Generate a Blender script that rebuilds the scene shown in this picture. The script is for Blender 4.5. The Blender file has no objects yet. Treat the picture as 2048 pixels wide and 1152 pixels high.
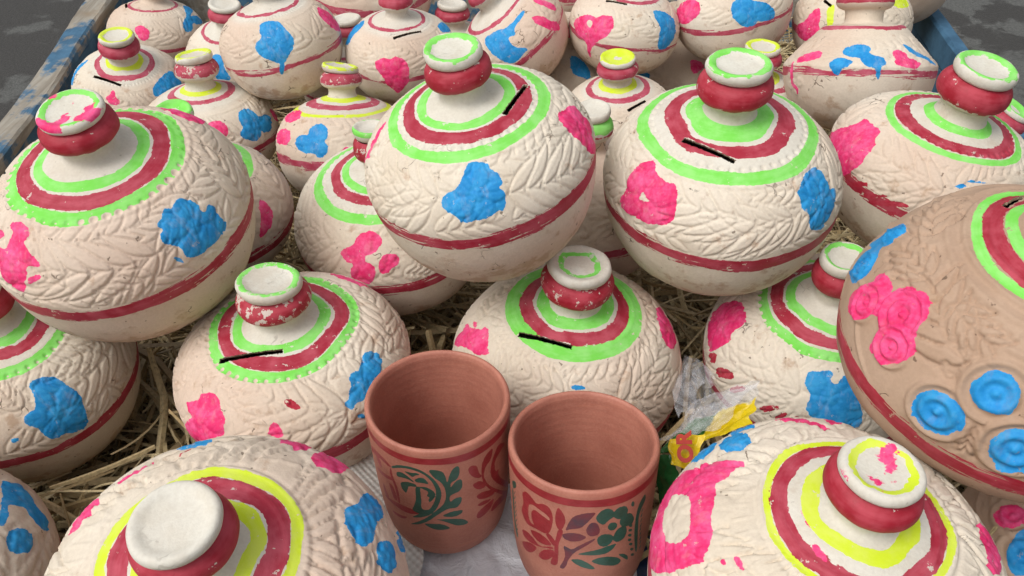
import bpy, bmesh, math, random
import numpy as np
from mathutils import Matrix, Vector
rng = np.random.default_rng(7)
random.seed(7)
scene = bpy.context.scene
col = scene.collection
FLOOR = 0.75            # height of the cart bed above the road
CAMZ = FLOOR + 0.72     # phone held above the cart

# ------------------------------------------------------------------ camera
cam_d = bpy.data.cameras.new("camera")
cam = bpy.data.objects.new("camera", cam_d)
col.objects.link(cam)
cam.location = (0, 0, CAMZ)
cam.rotation_euler = (math.radians(90 - 40), 0, 0)
cam_d.sensor_width = 36.0
cam_d.lens = 36.0 * 1671.0 / 2048.0
cam_d.clip_start = 0.01
cam_d.clip_end = 300
scene.camera = cam

# ------------------------------------------------------------------ sky and sun (bright overcast)
SUN_EL, SUN_AZ = math.radians(55), math.radians(230)
world = bpy.data.worlds.new("World")
scene.world = world
world.use_nodes = True
wn = world.node_tree
wn.nodes.clear()
w_out = wn.nodes.new("ShaderNodeOutputWorld")
w_bg = wn.nodes.new("ShaderNodeBackground")
w_hs = wn.nodes.new("ShaderNodeHueSaturation")
w_sky = wn.nodes.new("ShaderNodeTexSky")
w_sky.sky_type = 'NISHITA'
w_sky.sun_disc = False
w_sky.sun_elevation = SUN_EL
w_sky.sun_rotation = SUN_AZ
w_sky.air_density = 1.6
w_sky.dust_density = 6.0
w_sky.ozone_density = 1.0
w_hs.inputs["Saturation"].default_value = 0.22
w_bg.inputs["Strength"].default_value = 0.135
wn.links.new(w_sky.outputs[0], w_hs.inputs["Color"])
wn.links.new(w_hs.outputs[0], w_bg.inputs["Color"])
wn.links.new(w_bg.outputs[0], w_out.inputs["Surface"])
sun_d = bpy.data.lights.new("sun", 'SUN')
sun_d.energy = 1.3
sun_d.angle = math.radians(28)
sun_d.color = (1.0, 0.985, 0.955)
sun = bpy.data.objects.new("sun", sun_d)
col.objects.link(sun)
sun_dir = Vector((math.sin(SUN_AZ) * math.cos(SUN_EL), math.cos(SUN_AZ) * math.cos(SUN_EL), math.sin(SUN_EL)))
sun.rotation_euler = (-sun_dir).to_track_quat('-Z', 'Y').to_euler()
scene.view_settings.view_transform = 'Standard'
scene.view_settings.look = 'None'
scene.view_settings.exposure = -0.13
scene.view_settings.gamma = 1.0
scene.view_settings.use_curve_mapping = False
scene.render.engine = 'CYCLES'
scene.cycles.max_bounces = 5
scene.cycles.diffuse_bounces = 3
scene.cycles.transparent_max_bounces = 8

# ================================================================== helpers
def srgb(r, g, b):
    f = lambda c: (c / 255 / 12.92) if c <= 10.31 else ((c / 255 + 0.055) / 1.055) ** 2.4
    return (f(r), f(g), f(b), 1.0)


class NT:
    """small node-tree writer"""
    def __init__(self, name):
        self.m = bpy.data.materials.new(name)
        self.m.use_nodes = True
        self.t = self.m.node_tree
        self.t.nodes.clear()
        self.out = self.t.nodes.new("ShaderNodeOutputMaterial")
        self.p = self.t.nodes.new("ShaderNodeBsdfPrincipled")
        self.t.links.new(self.p.outputs[0], self.out.inputs[0])

    def put(self, sock, v):
        if v is None:
            return
        if hasattr(v, "links") or isinstance(v, bpy.types.NodeSocket):
            self.t.links.new(v, sock)
        else:
            sock.default_value = v

    def math(self, op, a, b=None, c=None, clamp=False):
        n = self.t.nodes.new("ShaderNodeMath")
        n.operation = op
        n.use_clamp = clamp
        for i, v in enumerate((a, b, c)):
            self.put(n.inputs[i], v)
        return n.outputs[0]

    def ramp(self, v, lo, hi, a=0.0, b=1.0):
        n = self.t.nodes.new("ShaderNodeMapRange")
        n.clamp = True
        n.interpolation_type = 'SMOOTHSTEP'
        for i, x in enumerate((v, lo, hi, a, b)):
            self.put(n.inputs[i], x)
        return n.outputs[0]

    def mix(self, f, a, b):
        n = self.t.nodes.new("ShaderNodeMix")
        n.data_type = 'RGBA'
        self.put(n.inputs[0], f)
        self.put(n.inputs[6], a)
        self.put(n.inputs[7], b)
        return n.outputs[2]

    def attr(self, name):
        n = self.t.nodes.new("ShaderNodeAttribute")
        n.attribute_name = name
        return n

    def sep(self, v):
        n = self.t.nodes.new("ShaderNodeSeparateXYZ")
        self.put(n.inputs[0], v)
        return n.outputs

    def noise(self, vec, scale, detail=3.0, rough=0.55, fac=True, dist=0.0):
        n = self.t.nodes.new("ShaderNodeTexNoise")
        self.put(n.inputs["Vector"], vec)
        n.inputs["Scale"].default_value = scale
        n.inputs["Detail"].default_value = detail
        n.inputs["Roughness"].default_value = rough
        n.inputs["Distortion"].default_value = dist
        return n.outputs[0 if fac else 1]

    def voronoi(self, vec, scale, feature='F1', out="Distance"):
        n = self.t.nodes.new("ShaderNodeTexVoronoi")
        n.feature = feature
        self.put(n.inputs["Vector"], vec)
        n.inputs["Scale"].default_value = scale
        return n.outputs[out]

    def vmath(self, op, a, b):
        n = self.t.nodes.new("ShaderNodeVectorMath")
        n.operation = op
        self.put(n.inputs[0], a)
        self.put(n.inputs[1], b)
        return n.outputs[0]

    def coord(self, which="Object"):
        return self.t.nodes.new("ShaderNodeTexCoord").outputs[which]

    def objrand(self):
        # the node keeps its default name 'Object Info'
        return self.t.nodes.new("ShaderNodeObjectInfo").outputs["Random"]

    def bump(self, h, strength, dist):
        n = self.t.nodes.new("ShaderNodeBump")
        n.inputs["Strength"].default_value = strength
        n.inputs["Distance"].default_value = dist
        self.put(n.inputs["Height"], h)
        self.t.links.new(n.outputs[0], self.p.inputs["Normal"])

    def set(self, **k):
        for a, v in k.items():
            self.put(self.p.inputs[a.replace("_", " ")], v)
        return self.m


def mesh_np(name, V, Q, attrs=None, smooth=True):
    """V (n,3); Q list of face index arrays (quads -1 padded not allowed: list of (k,4) / (k,3) arrays)"""
    me = bpy.data.meshes.new(name)
    V = np.asarray(V, dtype=np.float32)
    loops = np.concatenate([q.reshape(-1) for q in Q]).astype(np.int32)
    sizes = np.concatenate([np.full(len(q), q.shape[1], dtype=np.int32) for q in Q])
    starts = np.r_[0, np.cumsum(sizes)[:-1]].astype(np.int32)
    me.vertices.add(len(V))
    me.vertices.foreach_set("co", V.reshape(-1))
    me.loops.add(len(loops))
    me.loops.foreach_set("vertex_index", loops)
    me.polygons.add(len(sizes))
    me.polygons.foreach_set("loop_start", starts)
    me.polygons.foreach_set("loop_total", sizes)
    me.polygons.foreach_set("use_smooth", np.full(len(sizes), smooth))
    me.update(calc_edges=True)
    for k, a in (attrs or {}).items():
        at = me.attributes.new(k, 'FLOAT_VECTOR', 'POINT')
        at.data.foreach_set("vector", np.asarray(a, dtype=np.float32).reshape(-1))
    return me


def link(name, me, mat, parent=None):
    o = bpy.data.objects.new(name, me)
    col.objects.link(o)
    if mat is not None and me is not None:
        me.materials.append(mat)
    if parent is not None:
        o.parent = parent
    return o


def tag(o, label=None, cat=None, group=None, kind=None):
    for k, v in (("label", label), ("category", cat), ("group", group), ("kind", kind)):
        if v:
            o[k] = v
    return o


def grid_faces(rows, n, wrap=True):
    i = np.arange(rows - 1)[:, None] * n
    j = np.arange(n if wrap else n - 1)[None, :]
    j2 = (j + 1) % n
    return np.stack([i + j, i + j2, i + n + j2, i + n + j], -1).reshape(-1, 4)


def box_mesh(name, lo, hi, jit=0.0, cuts=1):
    bm = bmesh.new()
    bmesh.ops.create_cube(bm, size=1.0)
    for v in bm.verts:
        v.co = Vector([lo[i] + (v.co[i] + .5) * (hi[i] - lo[i]) for i in range(3)])
    bmesh.ops.bevel(bm, geom=bm.edges[:], offset=min(hi[i] - lo[i] for i in range(3)) * .08, segments=2, affect='EDGES')
    me = bpy.data.meshes.new(name)
    bm.to_mesh(me)
    bm.free()
    return me


class Wob:
    """sum of sines over a direction: cheap smooth noise on the lathe"""
    def __init__(self, seed, n=7, f=(1, 4)):
        r = np.random.default_rng(seed)
        self.k = r.normal(size=(n, 3)) * r.uniform(f[0], f[1], size=(n, 1))
        self.p = r.uniform(0, 6.28, n)
        self.a = r.uniform(.4, 1, n) / n

    def __call__(self, P):
        return (np.sin(P @ self.k.T + self.p) * self.a).sum(1) * 2


def catmull(P, per=8):
    P = np.asarray(P, float)
    A = np.vstack([2 * P[0] - P[1], P, 2 * P[-1] - P[-2]])
    out = []
    for i in range(1, len(A) - 2):
        p0, p1, p2, p3 = A[i - 1], A[i], A[i + 1], A[i + 2]
        for t in np.linspace(0, 1, per, endpoint=False):
            out.append(.5 * ((2 * p1) + (-p0 + p2) * t + (2 * p0 - 5 * p1 + 4 * p2 - p3) * t * t + (-p0 + 3 * p1 - 3 * p2 + p3) * t ** 3))
    out.append(A[-2])
    return np.array(out)


def resample(P, step):
    L = np.r_[0, np.cumsum(np.linalg.norm(np.diff(P, axis=0), axis=1))]
    n = max(3, int(L[-1] / step) + 1)
    t = np.linspace(0, L[-1], n)
    return np.stack([np.interp(t, L, P[:, 0]), np.interp(t, L, P[:, 1])], -1)


def azimuths(n, front=-math.pi / 2):
    """n angles, dense on the side that is on show, sparser behind"""
    a = np.linspace(-math.pi, math.pi, 4001)
    w = .42 + .58 / (1 + np.exp((np.abs(a) - 1.9) * 5))
    c = np.r_[0, np.cumsum((w[1:] + w[:-1]) / 2)]
    c /= c[-1]
    return np.interp(np.linspace(0, 1, n, endpoint=False), c, a) + front


def poly_sdf(Q, P):
    """signed distance of 2-D points Q to closed polygon P, negative inside"""
    A = P
    Bp = np.roll(P, -1, 0)
    d2 = np.full(len(Q), 1e9)
    ins = np.zeros(len(Q), bool)
    for a, b in zip(A, Bp):
        e = b - a
        w = Q - a
        t = np.clip((w @ e) / max(e @ e, 1e-12), 0, 1)
        d2 = np.minimum(d2, ((w - t[:, None] * e) ** 2).sum(1))
        c = (a[1] > Q[:, 1]) != (b[1] > Q[:, 1])
        with np.errstate(divide='ignore', invalid='ignore'):
            x = (b[0] - a[0]) * (Q[:, 1] - a[1]) / (b[1] - a[1]) + a[0]
        ins ^= c & (Q[:, 0] < x)
    d = np.sqrt(d2)
    return np.where(ins, -d, d)


def round_poly(P):
    """one Chaikin pass softens the traced outline"""
    P = np.asarray(P, float)
    N = np.roll(P, -1, 0)
    return np.stack([P * .78 + N * .22, P * .22 + N * .78], 1).reshape(-1, P.shape[1])


def paint_sdf(V, N, poly, R, soft=True):
    """distance (cm) of surface points V (unit radius) to a patch outlined by 3-D points on the surface"""
    P3 = round_poly(poly) if soft else np.asarray(poly, float)
    c = P3.mean(0)
    rad = np.linalg.norm(P3 - c, axis=1).max()
    near = np.where(np.linalg.norm(V - c, axis=1) < rad * 1.5 + .06)[0]
    out = np.full(len(V), 9.0)
    if len(near) == 0:
        return out, c, rad
    n = N[near[np.linalg.norm(V[near] - c, axis=1).argmin()]]
    u = np.cross(n, [0, 0, 1.0])
    u /= np.linalg.norm(u) + 1e-9
    v = np.cross(n, u)
    near = near[(N[near] @ n) > 0.15]
    d = poly_sdf(np.stack([(V[near] - c) @ u, (V[near] - c) @ v], -1), np.stack([(P3 - c) @ u, (P3 - c) @ v], -1))
    out[near] = d * R * 100
    return out, c, rad


# ================================================================== materials
def make_clay_material():
    k = NT("painted_clay")
    oc = k.coord()
    rnd = k.objrand()
    off = k.t.nodes.new("ShaderNodeCombineXYZ")
    k.put(off.inputs[0], k.math('MULTIPLY', rnd, 3.7))
    k.put(off.inputs[1], k.math('MULTIPLY', rnd, 9.1))
    vec = k.vmath('ADD', oc, off.outputs[0])
    A = k.sep(k.attr("pa").outputs["Vector"])      # red, green, yellow distances
    B = k.sep(k.attr("pb").outputs["Vector"])      # blue, pink, smeared red distances
    Cc = k.sep(k.attr("pc").outputs["Vector"])     # raggedness, clay tone, wear
    st = k.attr("st").outputs["Vector"]            # unrolled surface coordinates
    # ---- bare and slipped clay
    big = k.noise(vec, 9, 4, .6)
    mid = k.noise(vec, 45, 5, .65)
    fine = k.noise(vec, 420, 2, .6)
    slip = k.mix(k.ramp(big, .35, .68), srgb(225, 214, 197), srgb(212, 198, 178))
    slip = k.mix(k.ramp(k.noise(vec, 4.5, 2), .46, .70, 0, .6), slip, srgb(214, 184, 166))
    brown = k.mix(k.ramp(big, .3, .7), srgb(190, 163, 141), srgb(172, 142, 119))
    base = k.mix(k.math('MAXIMUM', Cc[1], 0.0), slip, brown)
    base = k.mix(k.math('MULTIPLY', k.math('MINIMUM', Cc[1], 0.0), -1.0), base, k.mix(k.ramp(mid, .3, .7), srgb(220, 218, 208), srgb(210, 205, 192)))
    worn = k.ramp(k.math('ADD', mid, k.math('MULTIPLY', Cc[2], .55)), .61, .74, 0, .7)
    worn = k.math('MULTIPLY', worn, k.math('ADD', 1.0, k.math('MULTIPLY', k.math('MINIMUM', Cc[1], 0.0), 1.0)))
    base = k.mix(worn, base, srgb(184, 154, 128))
    base = k.mix(k.ramp(fine, .3, .7, 0, .09), base, srgb(120, 98, 80))
    # dust and soil specks
    sp = k.ramp(k.noise(vec, 150, 2, .5), .72, .75, 0, .7)
    crk = k.ramp(k.voronoi(k.vmath('ADD', vec, k.vmath('MULTIPLY', k.noise(vec, 70, 2, .5, fac=False), (.02, .02, .02))), 55, 'DISTANCE_TO_EDGE'), .012, .03, 1, 0)
    crk = k.math('MULTIPLY', crk, k.ramp(k.noise(vec, 21, 2, .6), .62, .68, 0, .8))
    clean = k.math('ADD', 1.0, k.math('MULTIPLY', k.math('MINIMUM', Cc[1], 0.0), .85))
    sp = k.math('MULTIPLY', sp, clean)
    crk = k.math('MULTIPLY', crk, clean)
    base = k.mix(k.math('MAXIMUM', sp, crk), base, srgb(92, 74, 58))
    # ---- paint
    e1 = k.math('SUBTRACT', k.noise(vec, 95, 4, .65), .5)
    e2 = k.math('SUBTRACT', k.noise(vec, 330, 2, .6), .5)
    streak = k.math('SUBTRACT', k.noise(k.vmath('MULTIPLY', st, (20, 230, 1)), 1.0, 4, .7), .5)
    edge = k.math('ADD', k.math('MULTIPLY', e1, .34), k.math('MULTIPLY', e2, .14))
    chips = k.ramp(k.math('ADD', k.noise(vec, 115, 4, .72), k.math('MULTIPLY', Cc[2], .30)), .66, .68)
    thin = k.noise(vec, 60, 3, .6)
    dab = k.noise(k.vmath('MULTIPLY', st, (150, 60, 1)), 1.0, 4, .65)

    def layer(col, d, c, c2, amp=1.0, rag=0.0, chip=0.8, cover=1.0):
        x = k.math('ADD', d, k.math('MULTIPLY', edge, amp))
        if rag:
            x = k.math('ADD', x, k.math('MULTIPLY', k.math('MULTIPLY', streak, Cc[0]), rag))
        m = k.ramp(x, -.018, .018, cover, 0)
        if not rag:
            m = k.math('MULTIPLY', m, k.ramp(dab, .30, .50, .86, 1.0))
        m = k.math('MULTIPLY', m, k.math('SUBTRACT', 1, k.math('MULTIPLY', chips, chip)))
        body = k.mix(k.ramp(k.math('ADD', thin, k.math('MULTIPLY', streak if rag else e2, .55)), .3, .75), c, c2)
        return k.mix(m, col, body), m

    colr, mg = layer(base, A[1], srgb(122, 214, 84), srgb(150, 224, 122), .9, .9)
    colr, my = layer(colr, A[2], srgb(206, 226, 44), srgb(212, 226, 92), .9, .8)
    pinky = k.sep(k.t.nodes['Object Info'].outputs['Color'])[0]
    colr, mr = layer(colr, A[0], k.mix(pinky, srgb(156, 26, 44), srgb(178, 62, 86)), k.mix(pinky, srgb(184, 70, 84), srgb(196, 108, 126)), 1.2, 3.4)
    colr, mp = layer(colr, B[1], srgb(226, 42, 108), srgb(238, 92, 146), 1.35, 0, .55)
    colr, ms = layer(colr, B[2], srgb(172, 38, 58), srgb(186, 66, 84), 1.5, 0, 1.0)
    colr, mb = layer(colr, B[0], srgb(22, 134, 202), srgb(50, 156, 216), 1.35, 0, .35)
    pm = k.math('MAXIMUM', mp, mb)
    allp = k.math('MAXIMUM', k.math('MAXIMUM', mg, my), k.math('MAXIMUM', mr, pm))
    rough = k.math('SUBTRACT', .88, k.math('MULTIPLY', pm, .22))
    rough = k.math('SUBTRACT', rough, k.math('MULTIPLY', mr, k.ramp(thin, .35, .7, .40, .12)))
    k.set(Base_Color=colr, Roughness=rough)
    k.p.inputs["Specular IOR Level"].default_value = .35
    h = k.math('ADD', k.math('MULTIPLY', fine, .35), k.math('MULTIPLY', mid, 1.2))
    h = k.math('SUBTRACT', h, k.math('MULTIPLY', k.math('MAXIMUM', sp, crk), .5))
    h = k.math('MULTIPLY', h, k.math('SUBTRACT', 1, k.math('MULTIPLY', allp, .35)))
    h = k.math('ADD', h, k.math('MULTIPLY', allp, .35))
    k.bump(h, .55, .0011)
    return k.m


def make_cup_material():
    k = NT("terracotta_cup")
    oc = k.coord()
    A = k.sep(k.attr("pa").outputs["Vector"])
    n1 = k.noise(oc, 30, 4, .6)
    n2 = k.noise(oc, 500, 2, .6)
    base = k.mix(k.ramp(n1, .3, .7), srgb(182, 118, 99), srgb(164, 102, 85))
    base = k.mix(k.ramp(n2, .35, .75, 0, .22), base, srgb(202, 148, 128))
    base = k.mix(k.ramp(k.noise(oc, 14, 3, .6), .45, .75, 0, .5), base, srgb(166, 100, 82))
    base = k.mix(k.ramp(k.noise(k.vmath('MULTIPLY', oc, (1, 1, 9)), 26, 3, .6), .58, .72, 0, .35), base, srgb(190, 124, 100))
    e = k.math('ADD', k.math('MULTIPLY', k.math('SUBTRACT', k.noise(oc, 260, 3, .6), .5), .045), k.math('MULTIPLY', k.math('SUBTRACT', n2, .5), .03))
    thin = k.ramp(k.noise(oc, 70, 3, .6), .35, .75)
    ms = []
    for d, c1, c2 in ((A[0], srgb(140, 22, 34), srgb(160, 44, 52)), (A[1], srgb(18, 78, 64), srgb(22, 94, 82)), (A[2], srgb(112, 40, 52), srgb(60, 52, 66))):
        m = k.ramp(k.math('ADD', d, e), -.012, .012, .93, 0)
        base = k.mix(m, base, k.mix(thin, c1, c2))
        ms.append(m)
    mm = k.math('MAXIMUM', ms[0], k.math('MAXIMUM', ms[1], ms[2]))
    k.set(Base_Color=base, Roughness=k.math('SUBTRACT', .62, k.math('MULTIPLY', mm, .22)))
    rings_ = k.noise(k.vmath('MULTIPLY', oc, (3, 3, 420)), 1.0, 3, .6)
    k.bump(k.math('ADD', k.math('ADD', n2, k.math('MULTIPLY', rings_, .8)), k.math('MULTIPLY', mm, .6)), .35, .0005)
    return k.m


def simple(name, c1, c2, scale, rough=.8, bump=.3, dist=.001, stretch=None, lo=.35, hi=.68, detail=5):
    k = NT(name)
    v = k.coord()
    if stretch:
        v = k.vmath('MULTIPLY', v, stretch)
    n = k.noise(v, scale, detail, .6)
    k.set(Base_Color=k.mix(k.ramp(n, lo, hi), c1, c2), Roughness=rough)
    if bump:
        k.bump(n, bump, dist)
    return k.m


CLAY = make_clay_material()
CUPM = make_cup_material()
SLOTM = simple("raw_clay_edge", srgb(186, 164, 140), srgb(150, 124, 100), 200)

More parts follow.
